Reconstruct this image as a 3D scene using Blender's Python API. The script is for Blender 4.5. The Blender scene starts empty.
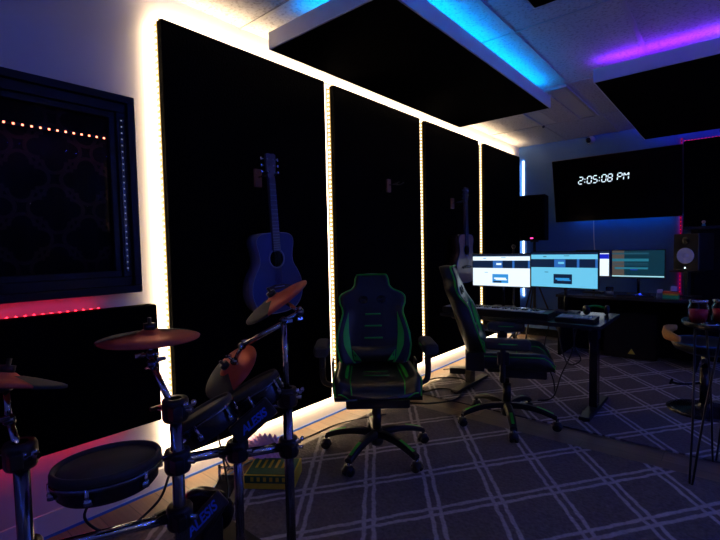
import bpy, bmesh, math, random
from mathutils import Vector, Matrix, Quaternion
random.seed(7)
PI = math.pi
R = math.radians
scene = bpy.context.scene
COL = scene.collection

# ------------------------------------------------------------------ materials
MATS = {}
def new_mat(name):
    m = bpy.data.materials.new(name); m.use_nodes = True
    MATS[name] = m
    return m, m.node_tree.nodes, m.node_tree.links, m.node_tree.nodes['Principled BSDF']

def simple(name, col, rough=.5, metal=0., noise=0., nscale=30., bump=0., spec=.5, coat=0.):
    m, n, l, b = new_mat(name)
    b.inputs['Roughness'].default_value = rough
    b.inputs['Metallic'].default_value = metal
    b.inputs['Specular IOR Level'].default_value = spec
    b.inputs['Coat Weight'].default_value = coat
    b.inputs['Base Color'].default_value = (*col, 1)
    if noise or bump:
        tc = n.new('ShaderNodeTexCoord'); nz = n.new('ShaderNodeTexNoise')
        nz.inputs['Scale'].default_value = nscale; nz.inputs['Detail'].default_value = 4
        l.new(tc.outputs['Object'], nz.inputs['Vector'])
        if noise:
            mx = n.new('ShaderNodeMix'); mx.data_type = 'RGBA'
            mx.inputs[6].default_value = (*[max(0, c*(1-noise)) for c in col], 1)
            mx.inputs[7].default_value = (*[min(1, c*(1+noise)) for c in col], 1)
            l.new(nz.outputs['Fac'], mx.inputs[0]); l.new(mx.outputs[2], b.inputs['Base Color'])
        if bump:
            bp = n.new('ShaderNodeBump'); bp.inputs['Strength'].default_value = bump
            bp.inputs['Distance'].default_value = .01
            l.new(nz.outputs['Fac'], bp.inputs['Height']); l.new(bp.outputs['Normal'], b.inputs['Normal'])
    return m

def emit(name, col, s):
    m, n, l, b = new_mat(name)
    b.inputs['Base Color'].default_value = (.02, .02, .02, 1)
    b.inputs['Roughness'].default_value = .3
    b.inputs['Emission Color'].default_value = (*col, 1)
    b.inputs['Emission Strength'].default_value = s
    return m

simple('wall_paint', (.55, .55, .60), .6, noise=.04, nscale=6, bump=.04)
simple('fabric_black', (.0016, .0016, .0022), .95, noise=.5, nscale=90, bump=.5, spec=.03)
simple('fabric_ceiling', (.0022, .002, .0022), .95, noise=.5, nscale=40, bump=.4, spec=.02)
simple('white_fascia', (.72, .74, .8), .5, noise=.05, nscale=20)
simple('tbar', (.42, .42, .44), .4)
simple('black_gloss', (.008, .008, .014), .22, noise=.2, nscale=14)
simple('frame_black', (.005, .005, .008), .4, spec=.25)
simple('screen_black', (.0015, .0015, .002), .15, spec=.2)
simple('black_plastic', (.008, .008, .01), .38)
simple('black_matte', (.003, .003, .004), .85, spec=.15)
simple('rubber', (.035, .035, .033), .75, noise=.2, nscale=60)
simple('leather', (.013, .013, .012), .36, noise=.25, nscale=70, bump=.12)
simple('leather_perf', (.012, .012, .012), .6, noise=.4, nscale=140, bump=.3)
simple('green_trim', (.03, .62, .035), .45)
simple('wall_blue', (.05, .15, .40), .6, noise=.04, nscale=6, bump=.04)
simple('chrome', (.55, .57, .62), .10, metal=1)
simple('dark_chrome', (.18, .19, .23), .2, metal=1)
simple('copper', (.60, .10, .05), .4, metal=.35, noise=.12, nscale=9)
simple('guitar_blue', (.02, .032, .15), .3, noise=.15, nscale=5, coat=.3)
simple('guitar_edge', (.16, .17, .26), .4)
simple('guitar_wood', (.42, .24, .19), .32, noise=.15, nscale=7, coat=.3)
simple('guitar_side', (.06, .028, .018), .35, noise=.2, nscale=8)
simple('guitar_neck', (.10, .08, .11), .5, noise=.2, nscale=20)
simple('fret', (.35, .35, .4), .3, metal=1)
simple('wood_block', (.42, .17, .09), .5, noise=.2, nscale=12)
simple('stool_wood', (.62, .27, .05), .45, noise=.25, nscale=16)
simple('blue_seat', (.02, .10, .22), .3)
simple('cable', (.012, .012, .013), .55)
simple('blue_cable', (.05, .16, .4), .5)
simple('desk_top', (.02, .022, .026), .25, noise=.2, nscale=20)
simple('keys_white', (.42, .43, .48), .4)
simple('pad_grey', (.28, .29, .36), .4)
simple('blue_print', (.02, .14, .75), .5)
simple('box_green', (.03, .13, .04), .5, noise=.25, nscale=18)
simple('box_yellow', (.75, .55, .03), .5, noise=.15, nscale=30)
simple('box_dark', (.02, .02, .03), .6)
simple('foam_pink', (.72, .45, .70), .8, noise=.1, nscale=30)
simple('bag_grey', (.10, .08, .07), .7, noise=.4, nscale=25, bump=.4)
simple('red_drink', (.9, .025, .04), .25)
simple('orange_print', (.8, .12, .02), .6)
simple('yellow_print', (.8, .62, .03), .6)
simple('green_print', (.03, .5, .16), .6)
simple('lilac_print', (.5, .5, .85), .6)
simple('cone_white', (.9, .88, .95), .45)
simple('skin_figure', (.75, .42, .25), .6)
simple('teal_figure', (.05, .3, .45), .6)
simple('blue_tape', (.03, .15, .7), .5)
simple('sensor_dark', (.01, .01, .015), .15)
simple('dust_white', (.6, .6, .62), .5)

def glass(name, col, rough=.02, alpha=.18):
    m, n, l, b = new_mat(name)
    b.inputs['Base Color'].default_value = (*col, 1); b.inputs['Roughness'].default_value = rough
    b.inputs['Transmission Weight'].default_value = 1; b.inputs['IOR'].default_value = 1.3
    return m
glass('jar_glass', (.9, .92, 1))
def pane(name):                     # thin sheet of glass: clear with a weak mirror reflection
    m, n, l, b = new_mat(name)
    n.remove(b)
    out = [x for x in n if x.type == 'OUTPUT_MATERIAL'][0]
    t = n.new('ShaderNodeBsdfTransparent'); g = n.new('ShaderNodeBsdfGlossy'); f = n.new('ShaderNodeFresnel'); mx = n.new('ShaderNodeMixShader')
    g.inputs['Roughness'].default_value = .03; f.inputs['IOR'].default_value = 1.08
    t.inputs['Color'].default_value = (.8, .82, .85, 1)
    l.new(f.outputs[0], mx.inputs[0]); l.new(t.outputs[0], mx.inputs[1]); l.new(g.outputs[0], mx.inputs[2]); l.new(mx.outputs[0], out.inputs[0])
pane('window_pane')

emit('led_warm', (1, .86, .62), 5)
emit('led_warm_tape', (1, .58, .10), .62)
emit('led_cool', (.80, .92, 1), 3)
emit('led_cool_tape', (.7, .85, 1), .75)
emit('led_cyan', (0, .31, 1), 32)
emit('led_purple', (.20, .015, 1), 42)
emit('fill_blue', (.04, .09, 1), 38)
emit('led_red', (1, .01, .02), 30)
emit('led_red_tape', (1, .0, .02), .15)
emit('led_red_soft', (1, .0, .03), .6)
emit('fill_edge_blue', (.05, .12, 1), 105)
emit('fill_edge_white', (1, .80, .55), 70)
emit('led_pink', (1, .01, .16), 2.2)
emit('fill_navy', (.02, .09, 1), 12)
emit('fill_tv', (.0, .28, 1), 10)
emit('orange_reflection', (1, .17, .08), 11)
emit('white_reflection', (.8, .85, 1), .22)
emit('led_dot', (.7, .85, 1), 6)
emit('dot_red', (1, .05, .3), 3)
emit('mouse_blue', (.02, .05, 1), 3)
emit('clock_glyph', (.72, .88, 1), 1.15)
emit('scr_white', (.80, .92, 1), 1.15)
emit('scr_white_soft', (.66, .86, 1), .9)
emit('scr_navy', (.01, .03, .10), .5)
emit('scr_blue', (.03, .16, .55), .9)
emit('scr_cardblue', (.03, .30, .75), 1.0)
emit('scr_black', (.01, .014, .03), .3)
emit('scr_cyan', (.16, .62, .92), .95)
emit('scr_cyan_soft', (.22, .60, .84), .8)
emit('scr_teal', (.006, .05, .085), .6)
emit('scr_teal_warm', (.14, .11, .09), .6)
emit('scr_tealbar', (.03, .27, .40), .6)
emit('scr_row', (.02, .10, .16), .8)
emit('scr_pale', (.45, .85, .95), .9)
emit('scr_royal', (.01, .02, .60), 1)

def wood_floor():
    m, n, l, b = new_mat('wood_floor')
    tc = n.new('ShaderNodeTexCoord'); mp = n.new('ShaderNodeMapping')
    mp.inputs['Location'].default_value = (.31, .055, 0)
    br = n.new('ShaderNodeTexBrick'); br.offset = .37
    for k, v in (('Scale', 1), ('Brick Width', 1.15), ('Row Height', .135), ('Mortar Size', .0018), ('Bias', 0)):
        br.inputs[k].default_value = v
    br.inputs['Color1'].default_value = (.13, .088, .055, 1); br.inputs['Color2'].default_value = (.20, .14, .095, 1)
    br.inputs['Mortar'].default_value = (.04, .03, .022, 1)
    l.new(tc.outputs['Object'], mp.inputs[0]); l.new(mp.outputs[0], br.inputs['Vector'])
    mp2 = n.new('ShaderNodeMapping'); mp2.inputs['Scale'].default_value = (2, 26, 1)
    nz = n.new('ShaderNodeTexNoise'); nz.inputs['Scale'].default_value = 2.2; nz.inputs['Detail'].default_value = 6
    l.new(tc.outputs['Object'], mp2.inputs[0]); l.new(mp2.outputs[0], nz.inputs['Vector'])
    rp = n.new('ShaderNodeMapRange'); rp.inputs['To Min'].default_value = .55; rp.inputs['To Max'].default_value = 1.35
    l.new(nz.outputs['Fac'], rp.inputs[0])
    mx = n.new('ShaderNodeMix'); mx.data_type = 'RGBA'; mx.blend_type = 'MULTIPLY'; mx.inputs[0].default_value = 1
    l.new(br.outputs['Color'], mx.inputs[6]); l.new(rp.outputs[0], mx.inputs[7]); l.new(mx.outputs[2], b.inputs['Base Color'])
    b.inputs['Roughness'].default_value = .42
wood_floor()

def rug_mat(name, ox, oy):
    # double-line diamond trellis on a mottled pile
    m, n, l, b = new_mat(name)
    tc = n.new('ShaderNodeTexCoord'); sp = n.new('ShaderNodeSeparateXYZ')
    nz = n.new('ShaderNodeTexNoise'); nz.inputs['Scale'].default_value = 14; nz.inputs['Detail'].default_value = 3
    l.new(tc.outputs['Object'], nz.inputs['Vector'])
    l.new(tc.outputs['Object'], sp.inputs[0])
    def math_(op, a, b_=None, c=None):
        x = n.new('ShaderNodeMath'); x.operation = op
        for i, v in enumerate((a, b_, c)):
            if v is None: continue
            if isinstance(v, (int, float)): x.inputs[i].default_value = v
            else: l.new(v, x.inputs[i])
        return x.outputs[0]
    e1 = (.192, .272); e2 = (.225, -.285)
    det = e1[0]*e2[1]-e1[1]*e2[0]
    X = math_('SUBTRACT', sp.outputs[0], ox); Y = math_('SUBTRACT', sp.outputs[1], oy)
    wob = math_('MULTIPLY', math_('SUBTRACT', nz.outputs['Fac'], .5), .07)
    lines = []
    for (a, c, en) in ((e2[1]/det, -e2[0]/det, e2), (-e1[1]/det, e1[0]/det, e1)):
        u = math_('ADD', math_('MULTIPLY', X, a), math_('MULTIPLY', Y, c))
        u = math_('ADD', u, wob)
        f = math_('ABSOLUTE', math_('SUBTRACT', math_('FRACT', math_('ADD', u, .5)), .5))
        # two lines at |f| = .085
        g = math_('ABSOLUTE', math_('SUBTRACT', f, .07))
        s = n.new('ShaderNodeMapRange'); s.interpolation_type = 'SMOOTHSTEP'
        s.inputs['From Min'].default_value = .017; s.inputs['From Max'].default_value = .043
        s.inputs['To Min'].default_value = 1; s.inputs['To Max'].default_value = 0
        l.new(g, s.inputs[0]); lines.append(s.outputs[0])
    ln = math_('MAXIMUM', lines[0], lines[1])
    n2 = n.new('ShaderNodeTexNoise'); n2.inputs['Scale'].default_value = 60; n2.inputs['Detail'].default_value = 5
    l.new(tc.outputs['Object'], n2.inputs['Vector'])
    ln = math_('MULTIPLY', ln, math_('ADD', math_('MULTIPLY', n2.outputs['Fac'], .9), .45))
    ln = math_('MINIMUM', ln, 1.0)
    base = n.new('ShaderNodeMix'); base.data_type = 'RGBA'
    base.inputs[6].default_value = (.055, .050, .053, 1); base.inputs[7].default_value = (.18, .165, .165, 1)
    l.new(n2.outputs['Fac'], base.inputs[0])
    mx = n.new('ShaderNodeMix'); mx.data_type = 'RGBA'
    mx.inputs[7].default_value = (.40, .38, .39, 1)
    l.new(ln, mx.inputs[0]); l.new(base.outputs[2], mx.inputs[6]); l.new(mx.outputs[2], b.inputs['Base Color'])
    b.inputs['Roughness'].default_value = .95; b.inputs['Specular IOR Level'].default_value = .1
    bp = n.new('ShaderNodeBump'); bp.inputs['Strength'].default_value = .7; bp.inputs['Distance'].default_value = .012
    l.new(n2.outputs['Fac'], bp.inputs['Height']); l.new(bp.outputs['Normal'], b.inputs['Normal'])
rug_mat('rug_near', -1.299, 2.071)
rug_mat('rug_far', -.674, 3.70)

def ceiling_mat():
    m, n, l, b = new_mat('ceiling_tile')
    tc = n.new('ShaderNodeTexCoord'); nz = n.new('ShaderNodeTexNoise'); nz.inputs['Scale'].default_value = 55; nz.inputs['Detail'].default_value = 5
    l.new(tc.outputs['Object'], nz.inputs['Vector'])
    cr = n.new('ShaderNodeValToRGB'); cr.color_ramp.elements[0].position = .34; cr.color_ramp.elements[0].color = (.34, .34, .36, 1)
    cr.color_ramp.elements[1].position = .5; cr.color_ramp.elements[1].color = (.52, .52, .56, 1)
    l.new(nz.outputs['Fac'], cr.inputs[0]); l.new(cr.outputs[0], b.inputs['Base Color'])
    b.inputs['Roughness'].default_value = .9
    bp = n.new('ShaderNodeBump'); bp.inputs['Strength'].default_value = .5; bp.inputs['Distance'].default_value = .006
    l.new(nz.outputs['Fac'], bp.inputs['Height']); l.new(bp.outputs['Normal'], b.inputs['Normal'])
ceiling_mat()

# ------------------------------------------------------------------ mesh builder
class MB:
    def __init__(s): s.bm = bmesh.new(); s.slots = []
    def mi(s, m):
        if m not in s.slots: s.slots.append(m)
        return s.slots.index(m)
    def _face(s, vs, m, smooth=False):
        try: f = s.bm.faces.new(vs)
        except ValueError: return None
        f.material_index = s.mi(m); f.smooth = smooth
        return f
    def box(s, c, d, m='black_plastic', rot=None, bev=0.):
        rot = rot or Matrix.Identity(3)
        b2 = bmesh.new(); bmesh.ops.create_cube(b2, size=1)
        for v in b2.verts: v.co = Vector((v.co.x*d[0], v.co.y*d[1], v.co.z*d[2]))
        if bev: bmesh.ops.bevel(b2, geom=b2.edges[:], offset=min(bev, min(d)*.45), segments=3, affect='EDGES', profile=.6)
        for v in b2.verts: v.co = rot @ v.co + Vector(c)
        s.merge(b2, m, smooth=False); return s
    def merge(s, b2, m, smooth=False):
        mp = {}
        for v in b2.verts: mp[v] = s.bm.verts.new(v.co)
        for f in b2.faces: s._face([mp[v] for v in f.verts], m, smooth)
        b2.free()
    def tube(s, pts, r, m='chrome', n=12, caps=True, closed=False):
        pts = [Vector(p) for p in pts]; N = len(pts)
        rs = r if isinstance(r, (list, tuple)) else [r]*N
        rings = []; nrm = None
        for i, p in enumerate(pts):
            if closed: t = (pts[(i+1) % N]-pts[i-1])
            else: t = (pts[min(i+1, N-1)]-pts[max(i-1, 0)])
            t.normalize()
            if nrm is None:
                a = Vector((0, 0, 1)) if abs(t.z) < .9 else Vector((1, 0, 0))
                nrm = t.cross(a).normalized()
            else:
                nrm = (nrm - t*nrm.dot(t)); nrm.normalize()
            bn = t.cross(nrm)
            rings.append([s.bm.verts.new(p+(nrm*math.cos(2*PI*k/n)+bn*math.sin(2*PI*k/n))*rs[i]) for k in range(n)])
        for i in range(N if closed else N-1):
            a, b = rings[i], rings[(i+1) % N]
            for k in range(n): s._face([a[k], a[(k+1) % n], b[(k+1) % n], b[k]], m, True)
        if caps and not closed:
            s._face(rings[0][::-1], m); s._face(rings[-1], m)
        return s
    def lathe(s, prof, c=(0, 0, 0), ax=(0, 0, 1), m='chrome', n=32, sweep=2*PI, start=0., ref=None):
        # prof: list of (radius, height along axis)
        ax = Vector(ax).normalized(); c = Vector(c)
        a = Vector(ref) if ref else (Vector((1, 0, 0)) if abs(ax.x) < .9 else Vector((0, 1, 0)))
        u = (a-ax*a.dot(ax)).normalized(); w = ax.cross(u)
        full = abs(sweep-2*PI) < 1e-6
        cnt = n if full else n+1
        rings = []
        for (r, h) in prof:
            if r < 1e-6: rings.append([s.bm.verts.new(c+ax*h)]*cnt)
            else: rings.append([s.bm.verts.new(c+ax*h+(u*math.cos(start+sweep*k/n)+w*math.sin(start+sweep*k/n))*r) for k in range(cnt)])
        for i in range(len(rings)-1):
            A, B = rings[i], rings[i+1]
            for k in range(n if full else n):
                k2 = (k+1) % cnt
                vs = []
                for v in (A[k], A[k2], B[k2], B[k]):
                    if v not in vs: vs.append(v)
                if len(vs) > 2: s._face(vs, m, True)
        return s
    def prism(s, poly, thick, fr, m='black_plastic', side=None, smooth_side=False):
        # poly: 2D points, extruded from 0 to thick along fr's third axis
        o, u, v, w = fr
        o, u, v, w = Vector(o), Vector(u), Vector(v), Vector(w)
        A = [s.bm.verts.new(o+u*x+v*y) for x, y in poly]; B = [s.bm.verts.new(o+u*x+v*y+w*thick) for x, y in poly]
        s._face(A[::-1], m); s._face(B, m)
        for i in range(len(poly)):
            j = (i+1) % len(poly); s._face([A[i], A[j], B[j], B[i]], side or m, smooth_side)
        return s
    def grid(s, rows, m, smooth=True, closed=False):
        V = [[s.bm.verts.new(p) for p in r] for r in rows]
        for i in range(len(V)-1):
            K = len(V[i])
            for k in range(K if closed else K-1):
                s._face([V[i][k], V[i][(k+1) % K], V[i+1][(k+1) % K], V[i+1][k]], m, smooth)
        return V
    def sphere(s, c, r, m, sc=(1, 1, 1), seg=16):
        b2 = bmesh.new(); bmesh.ops.create_uvsphere(b2, u_segments=seg, v_segments=max(6, seg//2), radius=r)
        for v in b2.verts: v.co = Vector((v.co.x*sc[0], v.co.y*sc[1], v.co.z*sc[2]))+Vector(c)
        s.merge(b2, m, True); return s
    def build(s, name, parent=None, mat=None):
        bmesh.ops.recalc_face_normals(s.bm, faces=s.bm.faces[:])
        me = bpy.data.meshes.new(name); s.bm.to_mesh(me); s.bm.free()
        for k in s.slots: me.materials.append(MATS[mat or k])
        o = bpy.data.objects.new(name, me); COL.objects.link(o)
        if parent is not None: o.parent = parent
        return o

def build_split(b, name, parent):
    # every separate piece becomes a part of its own
    bm = b.bm; seen = set(); comps = []
    for v in bm.verts:
        if v in seen: continue
        st = [v]; seen.add(v); c = []
        while st:
            x = st.pop(); c.append(x)
            for e in x.link_edges:
                y = e.other_vert(x)
                if y not in seen: seen.add(y); st.append(y)
        comps.append(c)
    for c in comps:
        n = MB(); mp = {v: n.bm.verts.new(v.co) for v in c}; fs = {f for v in c for f in v.link_faces}
        for f in sorted(fs, key=lambda f: f.calc_center_median()[:]): n._face([mp[v] for v in f.verts], b.slots[f.material_index], f.smooth)
        n.build(name, parent)
    bm.free()
def empty(name, loc=(0, 0, 0), rz=0., label=None, cat=None, group=None):
    o = bpy.data.objects.new(name, None); COL.objects.link(o); o.empty_display_size = .1
    o.location = loc; o.rotation_euler = (0, 0, rz)
    return tag(o, label, cat, group)
def tag(o, label=None, cat=None, group=None, kind=None):
    if label: o['label'] = label
    if cat: o['category'] = cat
    if group: o['group'] = group
    if kind: o['kind'] = kind
    return o
def struct(o): o['kind'] = 'structure'; return o
def kids(o): return [c for c in COL.objects if c.parent is o]
def copy_tree(o, parent=None):
    ch = kids(o)
    c = o.copy(); COL.objects.link(c)
    if parent is not None: c.parent = parent
    for k in ch: copy_tree(k, c)
    return c
def smoothstep(t): t = max(0, min(1, t)); return t*t*(3-2*t)
def catmull(pts, n=8, closed=False):
    P = [Vector(p) for p in pts]; out = []; N = len(P)
    for i in range(N if closed else N-1):
        a, b, c, d = (P[(i-1) % N] if closed or i else P[0]), P[i], P[(i+1) % N], (P[(i+2) % N] if closed or i+2 < N else P[N-1])
        for k in range(n):
            t = k/n
            out.append(.5*((2*b)+(c-a)*t+(2*a-5*b+4*c-d)*t*t+(3*b-a-3*c+d)*t**3))
    if not closed: out.append(P[-1])
    return out

XW, YF, ZC = -2.36, 6.317, 2.657        # left wall, far wall, ceiling
XR, YB = 1.9, -1.8
XP = -2.28                              # face of the wall panels

# ------------------------------------------------------------------ setting
b = MB(); b.box(((XW+XR)/2, (YF+YB)/2, -.05), (XR-XW+.2, YF-YB+.2, .1), 'wood_floor'); struct(b.build('floor'))
b = MB(); b.box(((XW+XR)/2, (YF+YB)/2, ZC+.05), (XR-XW+.2, YF-YB+.2, .1), 'ceiling_tile'); struct(b.build('ceiling'))
b = MB(); b.box((XW-.05, (YF+YB)/2, ZC/2), (.1, YF-YB, ZC), 'wall_paint'); struct(b.build('wall_left'))
b = MB(); b.box((XR+.05, (YF+YB)/2, ZC/2), (.1, YF-YB, ZC), 'wall_paint'); struct(b.build('wall_right'))
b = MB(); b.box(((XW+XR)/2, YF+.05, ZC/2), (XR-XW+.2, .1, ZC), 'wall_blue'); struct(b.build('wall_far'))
b = MB(); b.box(((XW+XR)/2, YB-.05, ZC/2), (XR-XW+.2, .1, ZC), 'wall_paint'); struct(b.build('wall_back'))
b = MB()
x = -1.12-.61*2
while x < XR:
    if x > XW+.05: b.box((x, (YF+YB)/2, ZC-.003), (.024, YF-YB, .007), 'tbar')
    x += .61
y = 4.13-1.22*4
while y < YF-.05:
    b.box(((XW+XR)/2, y, ZC-.0035), (XR-XW, .024, .006), 'tbar'); y += 1.22
struct(b.build('trim_1'))
b = MB(); b.box((XW+.006, (YF+YB)/2, .055), (.012, YF-YB, .11), 'white_fascia'); b.box((XW+.014, (YF+YB)/2, .006), (.006, YF-YB, .012), 'blue_tape'); struct(b.build('baseboard_left'))
b = MB(); b.box(((XW+XR)/2, YF-.006, .05), (XR-XW, .012, .1), 'black_matte'); struct(b.build('baseboard_far'))

# rugs
def rug(x0, x1, y0, y1, mat, label):
    b = MB(); b.box(((x0+x1)/2, (y0+y1)/2, .006), (x1-x0, y1-y0, .012), mat, bev=.004)
    return tag(b.build('area_rug'), label, 'rug')
rug(-2.13, 1.1, -1.1, 2.93, 'rug_near', 'grey rug with pale diamond trellis in the foreground under the front-facing chair')
rug(-2.13, 1.1, 3.21, 6.05, 'rug_far', 'grey diamond trellis rug at the back, under the desk with two monitors')

# ------------------------------------------------------------------ wall panels
def wall_panel(y0, y1, z0, z1, label, group=None):
    t = empty('sound_absorber', (XW, (y0+y1)/2, z0), 0, label, 'sound absorber', group)
    w = y1-y0; h = z1-z0; d = XP-XW
    b = MB(); b.box((d/2+.008, 0, h/2), (d-.016+.016, w, h), 'fabric_black', bev=.008); b.build('fabric_cover', t)
    b = MB()
    for zz in (h*.2, h*.8): b.box((.006, 0, zz), (.011, w*.8, .05), 'black_matte')
    build_split(b, 'mounting_batten', t)
    return t
PY = [(1.133, 2.325), (2.42, 3.585), (3.69, 4.83), (5.0, 6.11)]
LAB = ['tall black acoustic wall panel behind the drum kit with the blue guitar on it',
       'tall black acoustic wall panel with the empty guitar hanger, second from the left',
       'tall black acoustic wall panel with the light wooden guitar hanging on it',
       'tall black acoustic wall panel nearest the far corner, behind the left monitor']
for (a, c), L in zip(PY, LAB): wall_panel(a, c, .175, 2.485, L)
wall_panel(-.75, 1.05, .405, 1.012, 'low wide black acoustic panel under the framed window')

# LED strips: a tape with beads
def led_strip(p0, p1, out, side, label, group, mt='led_warm_tape', mb='led_warm', step=.0317, bead=.011, w=.013, cat='LED strip', lamp=None):
    p0, p1 = Vector(p0), Vector(p1); d = p1-p0; L = d.length; d.normalize()
    out = Vector(out).normalized(); side = Vector(side).normalized()
    rot = Matrix((d, side, out)).transposed()
    t = empty('led_strip', p0, 0, label, cat, group)
    b = MB(); b.box(d*(L/2)+out*.0012, (L, w, .002), mt, rot); b.build('tape', t)
    b = MB(); k = step/2
    while k < L:
        b.box(d*k+out*.0035, (bead, bead, .003), mb, rot); k += step
    o = b.build('led_beads', t); o['kind'] = 'stuff'
    if lamp:                                   # the light the tape throws at the wall behind it
        aim, watts, col = lamp
        ld = bpy.data.lights.new('strip_lamp', 'AREA'); ld.shape = 'RECTANGLE'; ld.size = L; ld.size_y = .02; ld.energy = watts*L; ld.color = col
        lo = bpy.data.objects.new('strip_lamp', ld); COL.objects.link(lo); lo.parent = t
        aim = Vector(aim); aim = (aim-d*aim.dot(d)).normalized(); zz = -aim; yy = zz.cross(d)
        Ml = Matrix((d, yy, zz)).transposed().to_4x4(); Ml.translation = d*(L/2)+out*.008; lo.matrix_local = Ml
    return t
G = 'warm white LED strips around the tall wall panels'
ZT = (.18, 2.48); WARM = (1, .70, .38)
vl = ['warm white vertical LED strip on the left edge of the panels, beside the framed window',
      'warm white vertical LED strip between the first and second tall panels, behind the front-facing chair',
      'warm white vertical LED strip between the second and third tall panels',
      'warm white vertical LED strip just right of the light wooden guitar']
for (a, c), L in zip(PY, vl):
    led_strip((XW+.033, a-.002, ZT[0]), (XW+.033, a-.002, ZT[1]), (0, -1, 0), (1, 0, 0), L, G, w=.03, bead=.0135, lamp=((-1, -.25, 0), 4.2, WARM))
led_strip((XW+.062, YF-.002, .55), (XW+.062, YF-.002, 2.46), (0, -1, 0), (1, 0, 0), 'cool white vertical LED strip in the far left corner beside the hanging speaker', None, 'led_cool_tape', 'led_cool', w=.03, bead=.016, lamp=((-.2, 1, 0), 5, (.6, .8, 1)))
led_strip((XW+.055, 1.133, 2.489), (XW+.055, 6.11, 2.489), (0, 0, 1), (1, 0, 0), 'long warm white LED strip along the tops of the tall wall panels', G, lamp=((-.5, 0, 1), 4.8, WARM))
led_strip((XW+.03, 1.133, .171), (XW+.03, 6.11, .171), (0, 0, -1), (1, 0, 0), 'long warm white LED strip under the bottoms of the tall wall panels', G, lamp=((-.4, 0, -1), 4.6, WARM))
RG = 'red LED strips around the low black panel'
led_strip((XW+.05, -.75, 1.016), (XW+.05, .80, 1.016), (0, 0, 1), (1, 0, 0), 'red LED strip along the top of the low panel under the framed window', RG, 'led_red_tape', 'led_red', bead=.006, lamp=((-1, 0, .6), .11, (1, .01, .03)))
led_strip((XW+.05, -.75, .40), (XW+.05, .90, .40), (0, 0, -1), (1, 0, 0), 'red LED strip along the bottom of the low panel behind the drum pad', RG, 'led_red_tape', 'led_red', bead=.006, lamp=((-1, 0, -.8), .07, (1, .01, .03)))

# ------------------------------------------------------------------ framed window
w1 = empty('window_1', (XW, 0, 0)); struct(w1)
wy0, wy1, wz0, wz1 = -.75, .985, 1.082, 2.045
def ring(b, y0, y1, z0, z1, wd, x0, x1, m):
    for (ya, yb, za, zb) in ((y0, y1, z0, z0+wd), (y0, y1, z1-wd, z1), (y0, y0+wd, z0+wd, z1-wd), (y1-wd, y1, z0+wd, z1-wd)):
        b.box(((x0+x1)/2, (ya+yb)/2, (za+zb)/2), (x1-x0, yb-ya, zb-za), m, bev=.004)
b = MB()
ring(b, wy0, wy1, wz0, wz1, .035, 0, .08, 'frame_black')
ring(b, wy0+.035, wy1-.035, wz0+.035, wz1-.035, .045, 0, .06, 'frame_black')
ring(b, wy0+.08, wy1-.08, wz0+.08, wz1-.08, .03, 0, .045, 'frame_black')
b.build('window_frame', w1)
b = MB(); b.box((.034, (wy0+wy1)/2, (wz0+wz1)/2), (.003, wy1-wy0-.2, wz1-wz0-.2), 'window_pane'); b.build('glass_pane', w1)
# curtain with an outlined quatrefoil pattern behind the glass
m, n, l, bs = new_mat('quatrefoil_cloth')
tc = n.new('ShaderNodeTexCoord'); sp = n.new('ShaderNodeSeparateXYZ'); l.new(tc.outputs['Object'], sp.inputs[0])
def mth(op, a, b_=None):
    x = n.new('ShaderNodeMath'); x.operation = op
    for i, v in enumerate((a, b_)):
        if v is None: continue
        if isinstance(v, (int, float)): x.inputs[i].default_value = v
        else: l.new(v, x.inputs[i])
    return x.outputs[0]
PW, PH = .26, .27
def foil(dx, dz):
    u = mth('MULTIPLY', mth('SUBTRACT', mth('FRACT', mth('ADD', mth('DIVIDE', sp.outputs[1], PW), dx)), .5), PW)
    v = mth('MULTIPLY', mth('SUBTRACT', mth('FRACT', mth('ADD', mth('DIVIDE', sp.outputs[2], PH), dz)), .5), PH)
    u = mth('ABSOLUTE', u); v = mth('ABSOLUTE', v)
    def circ(cx, cz, r):
        a = mth('SUBTRACT', u, cx); c = mth('SUBTRACT', v, cz)
        return mth('SUBTRACT', mth('SQRT', mth('ADD', mth('MULTIPLY', a, a), mth('MULTIPLY', c, c))), r)
    q = mth('MINIMUM', circ(.062, 0, .045), circ(0, .062, .045))
    q = mth('MINIMUM', q, mth('SUBTRACT', mth('MAXIMUM', u, v), .062))
    return q
q = mth('MINIMUM', foil(0, 0), foil(.5, .5))
ed = mth('LESS_THAN', mth('ABSOLUTE', q), .0075)
mx = n.new('ShaderNodeMix'); mx.data_type = 'RGBA'; mx.inputs[6].default_value = (.012, .011, .010, 1); mx.inputs[7].default_value = (.10, .05, .04, 1)
l.new(ed, mx.inputs[0]); l.new(mx.outputs[2], bs.inputs['Base Color']); bs.inputs['Roughness'].default_value = .9
b = MB()
rows = []
for i in range(2):
    z = (wz0+.1, wz1-.1)[i]
    rows.append([(XW+.008+.006*math.sin(y_*30), wy0+.1+(wy1-wy0-.2)*y_/80, z) for y_ in range(81)])
b.grid(rows, 'quatrefoil_cloth')
o = b.build('patterned_curtain'); tag(o, 'dark curtain with brown quatrefoil outlines behind the window glass', 'curtain')
md = o.modifiers.new('s', 'SOLIDIFY'); md.thickness = .002
led_strip((XW+.027, wy0+.15, 1.835), (XW+.027, wy1-.122, 1.835), (1, 0, 0), (0, 0, 1), 'orange red row of glowing dots standing for a reflection in the dark window', None, 'black_gloss', 'orange_reflection', step=.032, bead=.0075, cat='LED strip')  # glowing beads imitate a strip mirrored in the glass
led_strip((XW+.0605, .925, 1.19), (XW+.0605, .925, 1.93), (1, 0, 0), (0, 1, 0), 'thin dotted line of glowing dots imitating a reflection on the right side of the black window frame', None, 'black_gloss', 'white_reflection', step=.03, bead=.006, cat='LED strip')  # faint beads imitate a strip reflected in the glossy frame

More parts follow.
